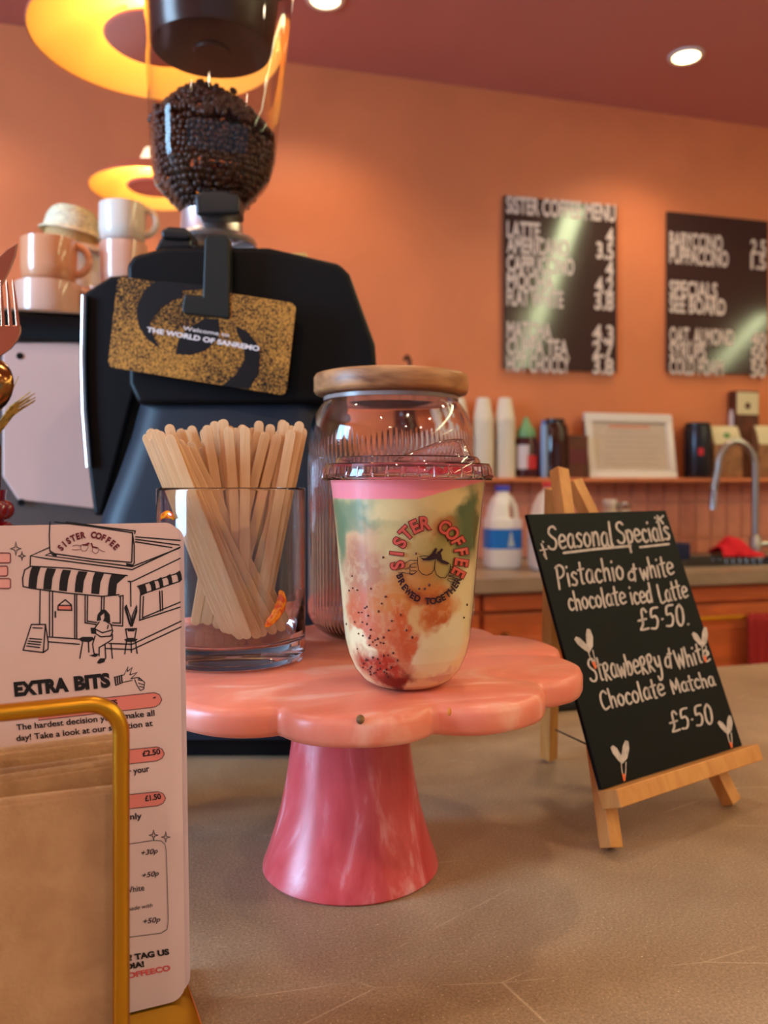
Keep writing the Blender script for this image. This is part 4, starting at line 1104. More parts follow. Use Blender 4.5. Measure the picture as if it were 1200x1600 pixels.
# flared column down to the base
R = []
for (py, xl, xr, zf) in ((610, 204, 520, .812), (680, 188, 522, .806), (745, 168, 530, .800), (805, 147, 540, .796), (880, 128, 548, .792), (1000, 118, 552, .790), (1150, 112, 556, .788)):
    Z = .80; h = -(py - CY) / F * Z; xa, xb = (xl - CX) / F * Z, (xr - CX) / F * Z; c_ = .035
    pts = []
    za, zb = zf, .95
    for cx, cz, a0 in ((xb - c_, za + c_, -90), (xb - c_, zb - c_, 0), (xa + c_, zb - c_, 90), (xa + c_, za + c_, 180)):
        for i in range(7):
            a = math.radians(a0 + 90 * i / 6); pts.append(W(cx + c_ * math.cos(a), cz + c_ * math.sin(a), h))
    R.append(pts)
m_blue = M('satin_black_daylight_tint', (12, 24, 38), 0.5, spec=0.5)  # bluish window daylight put into the black base colour
obj('column', G().rings(R), m_blue, t, smooth=True, angle=70)
zb_ = -.26
R = []
for h, e in ((zb_ + .0005, 0), (zb_ + .016, 0), (zb_ + .020, -.004)):
    xa, xb, za, zb = -.318 - e, -.02 + e, .797 - e, 1.0 + e; c_ = .03; pts = []
    for cx, cz, a0 in ((xb - c_, za + c_, -90), (xb - c_, zb - c_, 0), (xa + c_, zb - c_, 90), (xa + c_, za + c_, 180)):
        for i in range(7):
            a = math.radians(a0 + 90 * i / 6); pts.append(W(cx + c_ * math.cos(a), cz + c_ * math.sin(a), h))
    R.append(pts)
obj('base', G().rings(R), m_black, t, smooth=True)
ext([(129, 458), (172, 431), (214, 428), (214, 600), (160, 806), (146, 806), (133, 700), (127, 600)], .87, .12, .006, 'side_panel', m_black, t)
obj('edge_highlight_tube', G().tube([P(132, 462, .866), P(130, 560, .866), P(132, 640, .866), P(139, 730, .866)], .0036, 12), m_chrome, t, smooth=True)  # chrome tube added to catch the window highlight along the panel edge
# hopper neck, collar, ring
HX = P(331, 757, GZc); HX = Vector((HX.x, HX.y, 0))
hz = lambda py: CAM_Z - (py - CY) / F * GZc
m_alu = M('satin_aluminium', (232, 218, 212), .32, metal=.9)
obj('neck_ring', G().lathe(HX, [(.0455, hz(386)), (.0475, hz(381)), (.0455, hz(376)), (.034, hz(371)), (.0325, hz(366)), (.0320, hz(336)), (.030, hz(336))], 48), m_alu, t, smooth=True)
ext([(240, 391), (252, 368), (280, 360), (296, 362), (300, 388)], GZf + .01, .04, .004, 'dosing_cap', m_blackp, t)
ext([(252, 372), (250, 359), (262, 353), (288, 355), (299, 362), (296, 374)], GZf + .005, .035, .004, 'cap_knob', m_blackp, t)
ext([(306, 336), (303, 305), (318, 296), (352, 296), (374, 305), (374, 334)], GZc - .055, .03, .004, 'hopper_collar', m_blackp, t)
ext([(454, 402), (455, 394), (478, 394), (482, 404)], GZf + .05, .03, .0015, 'adjuster_plate', M('brass_plate', (214, 186, 120), .3, metal=.8), t)
ext([(319, 372), (324, 366), (352, 366), (358, 372), (359, 498), (288, 490), (283, 484), (288, 458), (316, 462)], GZf - .022, .018, .004, 'card_clip', m_olive, t)
# hopper: rounded square tapered shell
def hopper_ring(hx, hw, py, rot=.0):
    R = []; z = hz(py); c_ = P(hx, 757, GZc)
    for i in range(72):
        a = 2 * PI * i / 72; ca_, sa_ = math.cos(a), math.sin(a); e = 3.2
        r = hw / (abs(ca_) ** e + abs(sa_) ** e) ** (1 / e)
        x, y = r * ca_, r * sa_; x, y = x * math.cos(rot) - y * math.sin(rot), x * math.sin(rot) + y * math.cos(rot)
        qq = W(x, y, 0); R.append(Vector((c_.x + qq.x, c_.y + qq.y, z)))
    return R
k_ = GZc / F
HP = [(332, 33, 345), (332, 46, 333), (331, 58, 322), (331, 92, 286), (332, 99, 262), (334, 104, 200), (337, 112, 100), (340, 118, 20), (342, 122, -60)]
rot_ = .35
obj('hopper', G().rings([hopper_ring(x, w_ * k_ * .93, py, rot_) for x, w_, py in HP], False, False), m_hopper, t, smooth=True, angle=70)
obj('hopper_lid', G().rings([hopper_ring(342, 122 * k_, -60, rot_), hopper_ring(342, 126 * k_, -64, rot_), hopper_ring(342, 126 * k_, -84, rot_), hopper_ring(342, 110 * k_, -92, rot_)]), m_blackp, t, smooth=True, angle=60)
m_smoke = M('smoked_brown_plug', (52, 38, 34), 0.25, spec=.6)
c_ = P(331, 757, GZc); pl = Vector((c_.x, c_.y, 0))
plug = obj('hopper_plug', G().lathe(pl, [(0, hz(84)), (.018, hz(84)), (.020, hz(80)), (.024, hz(80)), (.062, hz(78)), (.0645, hz(70)), (.0740, hz(-58)), (0, hz(-58))], 64), m_smoke, t, smooth=True, angle=50)
# beans
ib = G()
rb = random.Random(11)
def bean(g, p, s):
    a, b, c3 = rb.uniform(0, PI), rb.uniform(0, PI), rb.uniform(0, PI)
    rot = Matrix.Rotation(a, 3, 'X') @ Matrix.Rotation(b, 3, 'Y') @ Matrix.Rotation(c3, 3, 'Z')
    g.ball(p, s * 1.0, s * .78, s * .62, 8, 5, rot)
def hop_at(z):
    py = CY - (z - CAM_Z) / k_
    ys = [h[2] for h in HP]; ws = [h[1] for h in HP]; xs__ = [h[0] for h in HP]
    return np.interp(-py, [-y for y in ys], xs__), np.interp(-py, [-y for y in ys], ws) * k_ * .93
z = hz(338)
while z < hz(150):
    hx, hw = hop_at(z); c_ = P(hx, 757, GZc); nb = int(2 * PI * hw / .0056)
    for i in range(nb):
        a = 2 * PI * (i + rb.random() * .6) / nb; e = 3.2; ca_, sa_ = math.cos(a), math.sin(a)
        r = (hw - .0042) / (abs(ca_) ** e + abs(sa_) ** e) ** (1 / e) - rb.uniform(0, .0018)
        x, y = r * ca_, r * sa_; x, y = x * math.cos(rot_) - y * math.sin(rot_), x * math.sin(rot_) + y * math.cos(rot_)
        lim = hz(222 - 8 * math.sin(a * 2 + 1) + rb.uniform(-3, 3) + (8 if x > .05 else 0) - (26 if x < -.05 else 0))
        if z > lim: continue
        qq = W(x, y, 0); bean(ib, (c_.x + qq.x, c_.y + qq.y, z + rb.uniform(-.0012, .0012)), .0046)
    z += .0052
hx, hw = hop_at(hz(170)); c_ = P(hx, 757, GZc)
for i in range(1100):
    a = rb.uniform(0, 2 * PI); r = math.sqrt(rb.random()) * (hw - .004)
    qq = W(r * math.cos(a) - .002, r * math.sin(a), 0)
    zz_ = hz(224 - 16 * max(0, -math.cos(a))) + (hz(143) - hz(222)) * (1 - (r / hw) ** 1.7) + rb.uniform(-.0015, .0015)
    bean(ib, (c_.x + qq.x, c_.y + qq.y, zz_), .0046)
for dx, dz_ in ((-.012, 133), (.004, 139), (-.034, 146), (.022, 146)):
    qq = W(dx, -.01, 0); bean(ib, (c_.x + qq.x, c_.y + qq.y, hz(dz_ + 3)), .0048)
m_bean = M('roasted_coffee_bean', (74, 42, 30), 0.38, rgb2=(44, 25, 18), vscale=120)
o = obj('coffee_beans', ib, m_bean, None, smooth=True, angle=80, loc=(c_.x, c_.y, hz(338)))
tag(o, 'heap of dark roasted coffee beans filling the clear hopper', 'coffee beans', kind='stuff')
# gold speckled card held by the clip
CZ = GZf - .0245
cps = [P(184, 431, CZ + .012), P(463, 474, CZ), P(447, 616, CZ), P(168, 573, CZ + .012)]
cn = (cps[1] - cps[0]).cross(cps[3] - cps[0]).normalized()
if cn.dot(fwd) > 0: cn = -cn
t2 = thing('speckled_card', 'black card with gold speckled swirl and white words, clipped to the grinder', 'card', sum(cps, Vector()) / 4)
m_spk = bpy.data.materials.new('gold_speckle_print'); m_spk.use_nodes = True
nt = m_spk.node_tree; b = nt.nodes['Principled BSDF']; L = nt.links
tc = nt.nodes.new('ShaderNodeTexCoord'); n1 = nt.nodes.new('ShaderNodeTexNoise'); n1.inputs['Scale'].default_value = 560; n1.inputs['Detail'].default_value = 3
n2 = nt.nodes.new('ShaderNodeTexNoise'); n2.inputs['Scale'].default_value = 16; n2.inputs['Detail'].default_value = 2
ad = nt.nodes.new('ShaderNodeMath'); ad.operation = 'ADD'; r = nt.nodes.new('ShaderNodeValToRGB')
r.color_ramp.elements[0].position, r.color_ramp.elements[0].color = .86, lin((22, 15, 11)); r.color_ramp.elements[1].position, r.color_ramp.elements[1].color = 1.14, lin((206, 144, 62))
mu = nt.nodes.new('ShaderNodeMath'); mu.operation = 'MULTIPLY'; mu.inputs[1].default_value = 1.0
L.new(tc.outputs['Object'], n1.inputs['Vector']); L.new(tc.outputs['Object'], n2.inputs['Vector']); L.new(n1.outputs['Fac'], ad.inputs[0]); mu.inputs[1].default_value = .45; L.new(n2.outputs['Fac'], mu.inputs[0]); L.new(mu.outputs['Value'], ad.inputs[1])
mr = nt.nodes.new('ShaderNodeMath'); mr.operation = 'SUBTRACT'; mr.inputs[1].default_value = 0.0
L.new(ad.outputs['Value'], mr.inputs[0]); L.new(mr.outputs['Value'], r.inputs['Fac']); L.new(r.outputs['Color'], b.inputs['Base Color'])
r.color_ramp.elements[0].position = .64; r.color_ramp.elements[1].position = .88
b.inputs['Roughness'].default_value = .35; b.inputs['Metallic'].default_value = .25
ux, uy = (cps[1] - cps[0]), (cps[3] - cps[0])
ul, vl = ux.length, uy.length
out = [cps[0] + ux * (x / ul) + uy * (y / vl) for x, y in rr(0, 0, ul, vl, .006, 5)]
obj('card_sheet', G().prism(out, -cn * .0012), m_spk, t2)
c0 = sum(cps, Vector()) / 4
def on_spk(px, py, l=.0003): return on_plane(px, py, c0 + cn * l, cn)
S_ = lambda *p: crop(160, 420, 3.75, *p)
ink = Ink().poly(S_((320, 70), (250, 120), (210, 200), (200, 270), (215, 340), (260, 410), (340, 470), (300, 400), (280, 320), (330, 240), (420, 180), (470, 170), (470, 130), (590, 120), (590, 95), (430, 78)))
ink.poly(S_((430, 500), (440, 430), (480, 370), (550, 320), (600, 290), (680, 295), (690, 370), (660, 430), (600, 480), (520, 505)))
ink.poly(S_((780, 330), (850, 370), (900, 430), (925, 510), (915, 610), (860, 705), (700, 685), (780, 620), (830, 540), (830, 450), (790, 380)))
ink.put('dark_swirl', on_spk, M('dark_print', (22, 17, 16), .45, spec=.25), t2)
ink = Ink().text('THE WORLD OF SANREMO', S_((258, 368))[0], S_((918, 482))[0], 7.4, .04).text('Welcome to', S_((470, 358))[0], S_((742, 400))[0], 6.2, .01)
ink.put('white_lettering', lambda x, y: on_spk(x, y, .0006), M('white_print', (226, 210, 204), .5), t2)
# black mat behind the stand
q = W(.19, 1.02, -.26); fm = Frame((q.x, q.y, CTR))
t = obj('rubber_mat', G().box(fm, -.16, .10, -.07, .10, .0005, .012), m_blackp, None, bevel=.003, loc=fm(0, 0, 0))
tag(t, 'flat black rubber tamping mat on the counter behind the cake stand', 'mat')

# ------------------------------------------------------------------ espresso machine with mugs on its cup tray
MV = 1.13
p = RV(3, 640, MV); ML = p.x; MTOP = RV(75, 486, MV).z; MB = RV(75, 812, MV).z
t = thing('espresso_machine', 'espresso machine with a pale pink rear panel and black top band', 'espresso machine', (ML + .15, MV + .25, CTR))
obj('body', G().box(WORLD, ML - .32, ML + .40, MV + .004, MV + .46, MB - .012, MTOP - .012), M('machine_dark_grey', (92, 82, 80), .4), t, bevel=.004)
outp = [RV(4, 536, MV), RV(240, 532, MV), RV(240, 806, MV), RV(28, 781, MV), RV(4, 744, MV)]
obj('rear_panel', G().prism(outp, (0, .008, 0)), m_panel, t, bevel=.002)
outp = [RV(-120, 536, MV), RV(0, 536, MV), RV(0, 745, MV), RV(22, 786, MV), RV(240, 812, MV), RV(240, 822, MV), RV(-120, 790, MV)]
obj('lower_trim', G().prism([v + Vector((0, .006, 0)) for v in outp], (0, .006, 0)), M('pale_trim', (200, 176, 168), .4), t)
a, b = RV(-160, 490, MV), RV(300, 534, MV)
obj('top_band', G().box(WORLD, ML - .33, ML + .41, MV - .006, MV + .47, RV(75, 534, MV).z, RV(75, 492, MV).z), m_gloss, t, bevel=.003)
obj('cup_tray', G().box(WORLD, ML - .33, ML + .41, MV - .010, MV + .47, RV(75, 491, MV).z, MTOP), m_steel, t, bevel=.002)
for x, y in ((31, 556), (33, 785), (236, 556)):
    c_ = RV(x, y, MV - .0008); obj('screw', G().lathe(c_, [(0, 0), (.0042, 0), (.0046, .0015), (0, .0016)], 16, axis=(0, 1, 0)), m_black, t)
for x in (-.28, .35):
    for y in (.05, .40): obj('foot', G().lathe((ML + x, MV + y, CTR), [(.022, 0), (.024, .01), (.018, MB - .012 - CTR)], 20, True, True), m_black, t)
# mugs
def mug_geo(c, r, h, side, wall=.0035, taper=.94, hr=None):
    body = G().lathe(c, [(0, .0005), (r * taper - .006, .0005), (r * taper, .006), (r, h * .35), (r, h - .001), (r - wall / 2, h), (r - wall, h - .001), (r - wall, .012), (r * .6, .006), (0, .006)], 48)
    hd = None
    if side is not None:
        hr = hr or h * .34; pts = []
        dirv = Vector((math.cos(side), math.sin(side), 0))
        for i in range(15):
            a = PI / 2 - PI * i / 14
            pts.append(Vector(c) + dirv * (r - .004 + hr * 1.0 * math.cos(a)) + Vector((0, 0, h * .55 + hr * math.sin(a))))
        hd = G().tube(pts, .0052, 10)
    return body, hd
def mug(name, label, px, py_bot, wpx, hpx, Z, mat, side=0.0, cat='mug', base=None, group=None):
    c = P(px, py_bot, Z)
    if base is not None: c.z = base
    r, h = wpx / 2 / F * Z, hpx / F * Z
    t = thing(name, label, cat, c, group)
    bd, hd = mug_geo(c, r, h, None if side is None else side - YAW)
    obj('cup', bd, mat, t, smooth=True, angle=50)
    if hd: obj('handle', hd, mat, t, smooth=True)
    return c.z + h
m_mw = M('cream_stoneware', (232, 208, 184), .3, coat=1); m_mp = M('peach_stoneware', (228, 156, 112), .3, coat=1); m_mk = M('blush_stoneware', (236, 184, 158), .3, coat=1); m_mg = M('white_stoneware', (232, 222, 208), .35, coat=.8)
GM = 'mugs on the espresso machine'
z = mug('mug', 'blush stoneware mug at the bottom of the front left stack', 76, 486, 98, 66, 1.16, m_mk, 0.15, base=MTOP, group=GM)
z = mug('mug', 'peach orange mug on top of the front left stack, handle to the right', 77, 425, 84, 68, 1.16, m_mp, 0.1, base=z + .0006, group=GM)
z = mug('mug', 'cream mug at the bottom of the stack next to the grinder, lying low', 166, 486, 92, 36, 1.20, m_mw, PI * .95, base=MTOP, group=GM)
z = mug('mug', 'large cream saucer cup carrying the blush and white mugs', 168, 460, 86, 26, 1.20, m_mk, None, base=z + .0006, group=GM)
z = mug('mug', 'blush mug under the white mug next to the hopper', 193, 437, 72, 74, 1.20, m_mk, None, base=z + .0006, group=GM)
z = mug('mug', 'white speckled mug on top of its stack beside the hopper, handle to the right', 192, 370, 72, 60, 1.20, m_mg, 0.0, base=z + .0006, group=GM)
z = mug('mug', 'pale bluish mug half hidden by the grinder cap', 252, 486, 66, 120, 1.30, m_mg, None, base=MTOP, group=GM)
z = mug('mug', 'tall cream cup in the middle behind the peach mug', 118, 486, 82, 134, 1.29, m_mw, None, base=MTOP, group=GM)
c_ = P(118, 486, 1.29); c_.z = z + .0006
t = thing('bowl', 'wide cream bowl turned over on the tall cup', 'bowl', c_)
obj('bowl_body', G().lathe(c_, [(.0535, 0), (.054, .003), (.047, .010), (.036, .014), (0, .015), (0, .013), (.034, .011), (.05, .002)], 40), m_mw, t, smooth=True)
# woven bowl tipped on top
m_weave = M('cream_woven_straw', (238, 220, 184), .7, var=.12, vscale=120, stretch=(1, 1, 3), bump=.5, bscale=220)
c2 = P(112, 352, 1.29); c2.z = z + .040; ax = W(.16, -.02, 1) - W(0, 0, 0)
t = thing('woven_bowl', 'small cream woven bowl tipped upside down on top of the mugs', 'bowl', c2)
g = G(); nr = 12
pr_ = [(.0475, -.006), (.048, -.004), (.045, -.002)]
for j in range(nr + 1):
    k = j / nr; r = .0405 * math.cos(k * 1.25) ** .75; zz_ = .034 * math.sin(k * PI / 2)
    pr_ += [(r, zz_), (r + .0009, zz_ + .0014)] if j < nr else [(r, zz_)]
pr_ += [(0, .0352)]
obj('weave', g.lathe(c2, pr_, 40, axis=ax), m_weave, t, smooth=True, angle=80)
obj('straw_band', G().lathe(c2, [(.036, -.020), (.038, -.019), (.038, -.003), (.036, -.003)], 36, axis=ax), M('tan_straw', (206, 158, 100), .7, bump=.4), t, smooth=True)

# ------------------------------------------------------------------ pendant lamps
m_shade = M('lamp_outer_shade', (206, 110, 80), .5); m_in = M('lamp_amber_lining', (255, 204, 106), .45); m_disc = M('lamp_rose_disc', (238, 150, 134), .5)
m_glow = M('lamp_lit_collar', (255, 236, 200), .5, emit=(255, 220, 160), estr=1.2)
def pendant(label, X, Z, h, R, cord_to, pw):
    c = W(X, Z, h); t = thing('pendant_lamp', label, 'pendant lamp', c)
    H = R * .42
    obj('shade', G().lathe(c, [(R, 0), (R * 1.005, .002), (R * .86, H * .34), (R * .62, H * .68), (R * .36, H * .9), (R * .22, H)], 72), m_shade, t, smooth=True)
    obj('lining', G().lathe(c, [(R * .995, .0008), (R * .85, H * .31), (R * .61, H * .65), (R * .35, H * .87), (R * .20, H * .95)], 72), m_in, t, smooth=True)
    obj('disc', G().lathe(c, [(0, .004), (R * .40, .004), (R * .43, .008), (R * .40, .014), (0, .018)], 56), m_disc, t, smooth=True)
    for i in range(3):
        a = 2 * PI * i / 3 + .5; v = Vector((math.cos(a), math.sin(a), 0))
        obj('disc_rod', G().tube([c + v * R * .3 + Vector((0, 0, .014)), c + v * R * .3 + Vector((0, 0, H * .88))], .002, 6), m_shade, t)
    obj('collar', G().lathe(c, [(R * .22, H), (R * .23, H * 1.1), (R * .15, H * 1.55), (0, H * 1.6)], 40), m_glow, t, smooth=True)
    top = Vector((cord_to[0], cord_to[1], CEIL)) if cord_to else Vector((c.x, c.y, CEIL))
    obj('cord', G().tube([c + Vector((0, 0, H * 1.58)), c.lerp(top, .5) + Vector((0, 0, H * .4)), top], .0028, 8), M('brown_cord', (120, 78, 60), .6), t, smooth=True)
    obj('ceiling_rose', G().lathe((top.x, top.y, CEIL - .0005), [(0, -.022), (.03, -.02), (.045, -.004), (.045, 0)], 32), m_shade, t, smooth=True)
    lamp('pendant_bulb', 'POINT', c + Vector((0, 0, H * .45)), pw, (1.0, .70, .34), shadow_soft_size=.02)
pendant('large amber lined pendant lamp hanging right behind the bean hopper', -.298, 1.10, .580, .162, None, P_PEND)
q = W(-.575, 2.08, 0)
pendant('smaller looking pendant lamp far back, above the stacked mugs', -.575, 2.08, .735, .155, None, P_PEND)

# ------------------------------------------------------------------ menu boards on the back wall
def menu_board(label, pxs, lines, right_cut=None):
    v = BW - .014
    a = RV(pxs[0], pxs[1], v); b = RV(pxs[2], pxs[3], v)
    t = thing('menu_board', label, 'menu board', ((a.x + b.x) / 2, v, b.z))
    x1 = b.x if right_cut is None else right_cut
    obj('panel', G().box(WORLD, a.x, x1, v, v + .010, b.z, a.z), m_menu, t, bevel=.001)
    for s_, x0, y0, x1_, y1_, cap in lines:
        ink = Ink().text(s_, (x0, y0), (x1_, y1_), cap, .03, up=(0, -1))
        ink.put('lettering', lambda x, y: RV(x, y, v - .0008), m_menut, t)
sl = .083
ln = [('SISTER COFFEE MENU', 791, 332, 962, 346, 26)]
for s_, x1, y, pr_, px0 in (('LATTE', 844, 370, '4', 947), ('AMERICANO', 889, 394, '3.5', 932), ('CAPPUCCINO', 897, 423, '4', 946), ('MOCHA', 866, 450, '4.2', 930), ('FLAT WHITE', 880, 476, '3.8', 929),
                        ('MATCHA', 862, 527, '4.3', 926), ('CUPPA TEA', 888, 553, '2.7', 926), ('HOT CHOCCY', 890, 580, '3.8', 926)):
    s0 = (y - 757) / 1300 * -.0 + (757 - y) / 5200.0
    ln.append((s_, 792, y, x1, y + (x1 - 792) * s0, 25)); ln.append((pr_, px0, y + (px0 - 792) * s0 - 1, 959, y + (959 - 792) * s0, 25))
menu_board('dark menu board on the wall with coffee prices and a light streak', (788, 305, 964, 582), ln)
ln = []
for s_, x1, y, pr_ in (('BABYCCINO', 1129, 386, '2.5'), ('PUPPACCINO', 1138, 410, '1.5'), ('SPECIALS', 1121, 462, None), ('SEE BOARD', 1134, 487, None), ('OAT, ALMOND', 1147, 535, '40'), ('SYRUPS', 1103, 559, '50'), ('COLD FOAM', 1130, 584, '50')):
    s0 = (757 - y) / 4700.0
    ln.append((s_, 1046, y, x1, y + (x1 - 1046) * s0, 24))
    if pr_: ln.append((pr_, 1173, y + 127 * s0, 1197, y + 151 * s0, 22))
a = RV(1043, 330, BW - .014)
menu_board('dark menu board listing babyccino and specials at the right wall', (1043, 330, 1200, 586), ln, a.x + .405)

# ------------------------------------------------------------------ things on the wall ledge
LV = BW - .055
def ledge_pt(px, v=LV): q = RV(px, 747, v); return Vector((q.x, q.y, LZ1 + .0004))
def hgt(py, pt): # height of a point seen at row py above the ledge, at this depth
    Z = pt.x * SA + pt.y * CA; return -(py - CY) / F * Z + CAM_Z - pt.z
def wid(n_px, pt): return n_px / F * (pt.x * SA + pt.y * CA)
m_paper = M('white_paper_cup', (226, 212, 190), .5)
cup0 = None
for si, (px, lab, nn) in enumerate(((716, 'white paper cup in the upside down stack half hidden by the jar', 16), (755, 'white paper cup in the middle upside down stack on the wall ledge', 16), (789, 'white paper cup in the upside down stack beside the green capped sauce', 16))):
    c_ = ledge_pt(px); H = hgt(622, c_); rb_ = wid(33, c_) / 2; rt_ = wid(20, c_) / 2; hc = .072; stp = (H - hc) / (nn - 1)
    for k in range(nn):
        o_ = c_ + Vector((0, 0, k * stp))
        if cup0 is None:
            cup0 = thing('paper_cup', lab, 'paper cup', o_, 'stacked paper cups on the ledge')
            obj('cup_wall', G().lathe(o_, [(rb_ - .002, .001), (rb_, 0), (rb_ + .0008, .0015), (rb_, .003), (rt_, hc - .002), (rt_ - .001, hc), (rt_ - .002, hc - .004), (0, hc - .005), (0, hc - .0056), (rt_ - .003, hc - .0056), (rb_ - .003, .003)], 32), m_paper, cup0, smooth=True)
        else: dup(cup0, o_, lab)
def bottle(name, label, px, prof_px, mat, cat, cap=None, capmat=None, extra=None, v=LV):
    c_ = ledge_pt(px, v); t = thing(name, label, cat, c_)
    pr = [(0, 0.0003)] + [(wid(w_, c_) / 2, max(.0003, hgt(y, c_))) for w_, y in prof_px]; pr.append((0, pr[-1][1]))
    obj('body', G().lathe(c_, pr, 36), mat, t, smooth=True, angle=50)
    if cap:
        pc_ = [(0, hgt(cap[0][1], c_))] + [(wid(w_, c_) / 2, hgt(y, c_)) for w_, y in cap]; pc_.append((0, pc_[-1][1]))
        obj('cap', G().lathe(c_, pc_, 28), capmat, t, smooth=True, angle=40)
    return t, c_
m_sauce = M('dark_red_sauce', (70, 20, 18), .2); m_green = M('green_cap', (120, 164, 110), .4); m_lab = M('white_label', (222, 206, 200), .5); m_redl = M('red_label', (206, 40, 46), .5)
t, c_ = bottle('sauce_bottle', 'dark sauce bottle with a pale green cap and red white label', 822, [(34, 746), (35, 742), (35, 690), (30, 684)], m_sauce, 'bottle', [(28, 684), (30, 681), (28, 672), (16, 664), (8, 655), (6, 652)], m_green)
r_ = wid(36, c_) / 2
def wrap(name, c_, r, a0, a1, z0, z1, mat, parent, n=16):
    g = G(); R = []
    for k in (0, 1):
        R.append([Vector((c_.x + r * math.cos(a0 + (a1 - a0) * i / n), c_.y + r * math.sin(a0 + (a1 - a0) * i / n), c_.z + (z0, z1)[k])) for i in range(n + 1)])
    g.rings(R, False, False, closed=False); return obj(name, g, mat, parent, smooth=True)
fa = math.atan2(-c_.y, -c_.x)
wrap('label', c_, r_, fa - 1.1, fa + .25, hgt(733, c_), hgt(696, c_), m_lab, t); wrap('label', c_, r_, fa + .1, fa + 1.1, hgt(733, c_), hgt(712, c_), m_redl, t)
m_amber = M('dark_amber_glass', (60, 24, 12), .08)
t, c_ = bottle('syrup_jar', 'dark amber jar standing left of the brown box', 866, [(40, 746), (42, 741), (42, 672), (38, 664), (30, 661), (30, 655)], m_amber, 'jar', [(32, 666), (32, 656), (28, 655)], m_blackp)
t, c_ = bottle('jar_highlight_strip', 'pale blue highlight of the amber jar, built as a slim bottle shape', 850, [(10, 746), (11, 742), (11, 700), (10, 664)], M('painted_blue_highlight', (150, 176, 214), .25), 'bottle', [(8, 664), (8, 657)], M('painted_highlight_tip', (92, 110, 170), .4), v=LV - .022)  # bottle shape stands in for the bluish highlight on the amber jar
t, c_ = bottle('pump_bottle', 'tall dark syrup bottle with a pump top, seen through the jar', 640, [(44, 746), (46, 740), (46, 640), (30, 620), (16, 610), (16, 590)], m_amber, 'bottle', [(18, 592), (18, 584), (7, 582), (6, 570)], m_blackp)
obj('pump_spout', G().tube([c_ + Vector((0, 0, hgt(571, c_))), c_ + Vector((0, 0, hgt(562, c_))), c_ + Vector((-.018, -.03, hgt(559, c_))), c_ + Vector((-.03, -.05, hgt(566, c_)))], .006, 10), m_blackp, t, smooth=True)
def boxthing(name, label, cat, px0, px1, ytop, v0, depth, mat, bevel=.002):
    a, b = ledge_pt(px0, v0), ledge_pt(px1, v0); t = thing(name, label, cat, (a + b) / 2)
    obj('carton', G().box(WORLD, a.x, b.x, v0, v0 + depth, a.z, a.z + hgt(ytop, a)), mat, t, bevel=bevel)
    return t, a, b
m_brown = M('brown_carton', (96, 48, 28), .5, var=.15, vscale=20)
t, a, b = boxthing('brown_carton', 'dark brown carton with a red label left of the framed notice', 'box', 888, 919, 680, BW - .085, .07, m_brown)
obj('label', G().box(WORLD, a.x + .005, b.x - .004, BW - .0862, BW - .0849, a.z + .045, a.z + .09), M('maroon_label', (104, 34, 40), .5), t)
# framed notice leaning on the wall
v0 = BW - .075; a, b = ledge_pt(922, v0), ledge_pt(1059, v0); zt = a.z + hgt(643, a); t = thing('framed_notice', 'white framed paper notice standing on the wall ledge', 'picture frame', (a + b) / 2)
fw = .026
tilt = lambda x, y, z: Vector((x, v0 + y + (z - a.z) * .16, z))
m_frame = M('white_frame', (226, 212, 202), .4); m_pap = M('cream_notice_paper', (206, 184, 162), .6, var=.02); m_line = M('grey_print', (186, 158, 142), .6); m_rprint = M('red_print', (214, 140, 116), .6)
obj('frame', G().box(tilt, a.x, b.x, 0, .014, a.z, a.z + fw).box(tilt, a.x, b.x, 0, .014, zt - fw, zt).box(tilt, a.x, a.x + fw, 0, .014, a.z + fw, zt - fw).box(tilt, b.x - fw, b.x, 0, .014, a.z + fw, zt - fw), m_frame, t, bevel=.002)
obj('notice', G().box(tilt, a.x + fw - .002, b.x - fw + .002, .006, .010, a.z + fw - .002, zt - fw + .002), m_pap, t)
g = G(); rz = random.Random(2)
for k in range(7):
    zz_ = zt - fw - .035 - k * .018; l_ = rz.uniform(.02, .05)
    g.box(tilt, a.x + fw + l_, b.x - fw - rz.uniform(.02, .06), .0052, .0061, zz_, zz_ + .004)
obj('printed_lines', g, m_line, t)
obj('printed_heading', G().box(tilt, a.x + fw + .06, b.x - fw - .06, .0052, .0061, zt - fw - .022, zt - fw - .012), m_rprint, t)
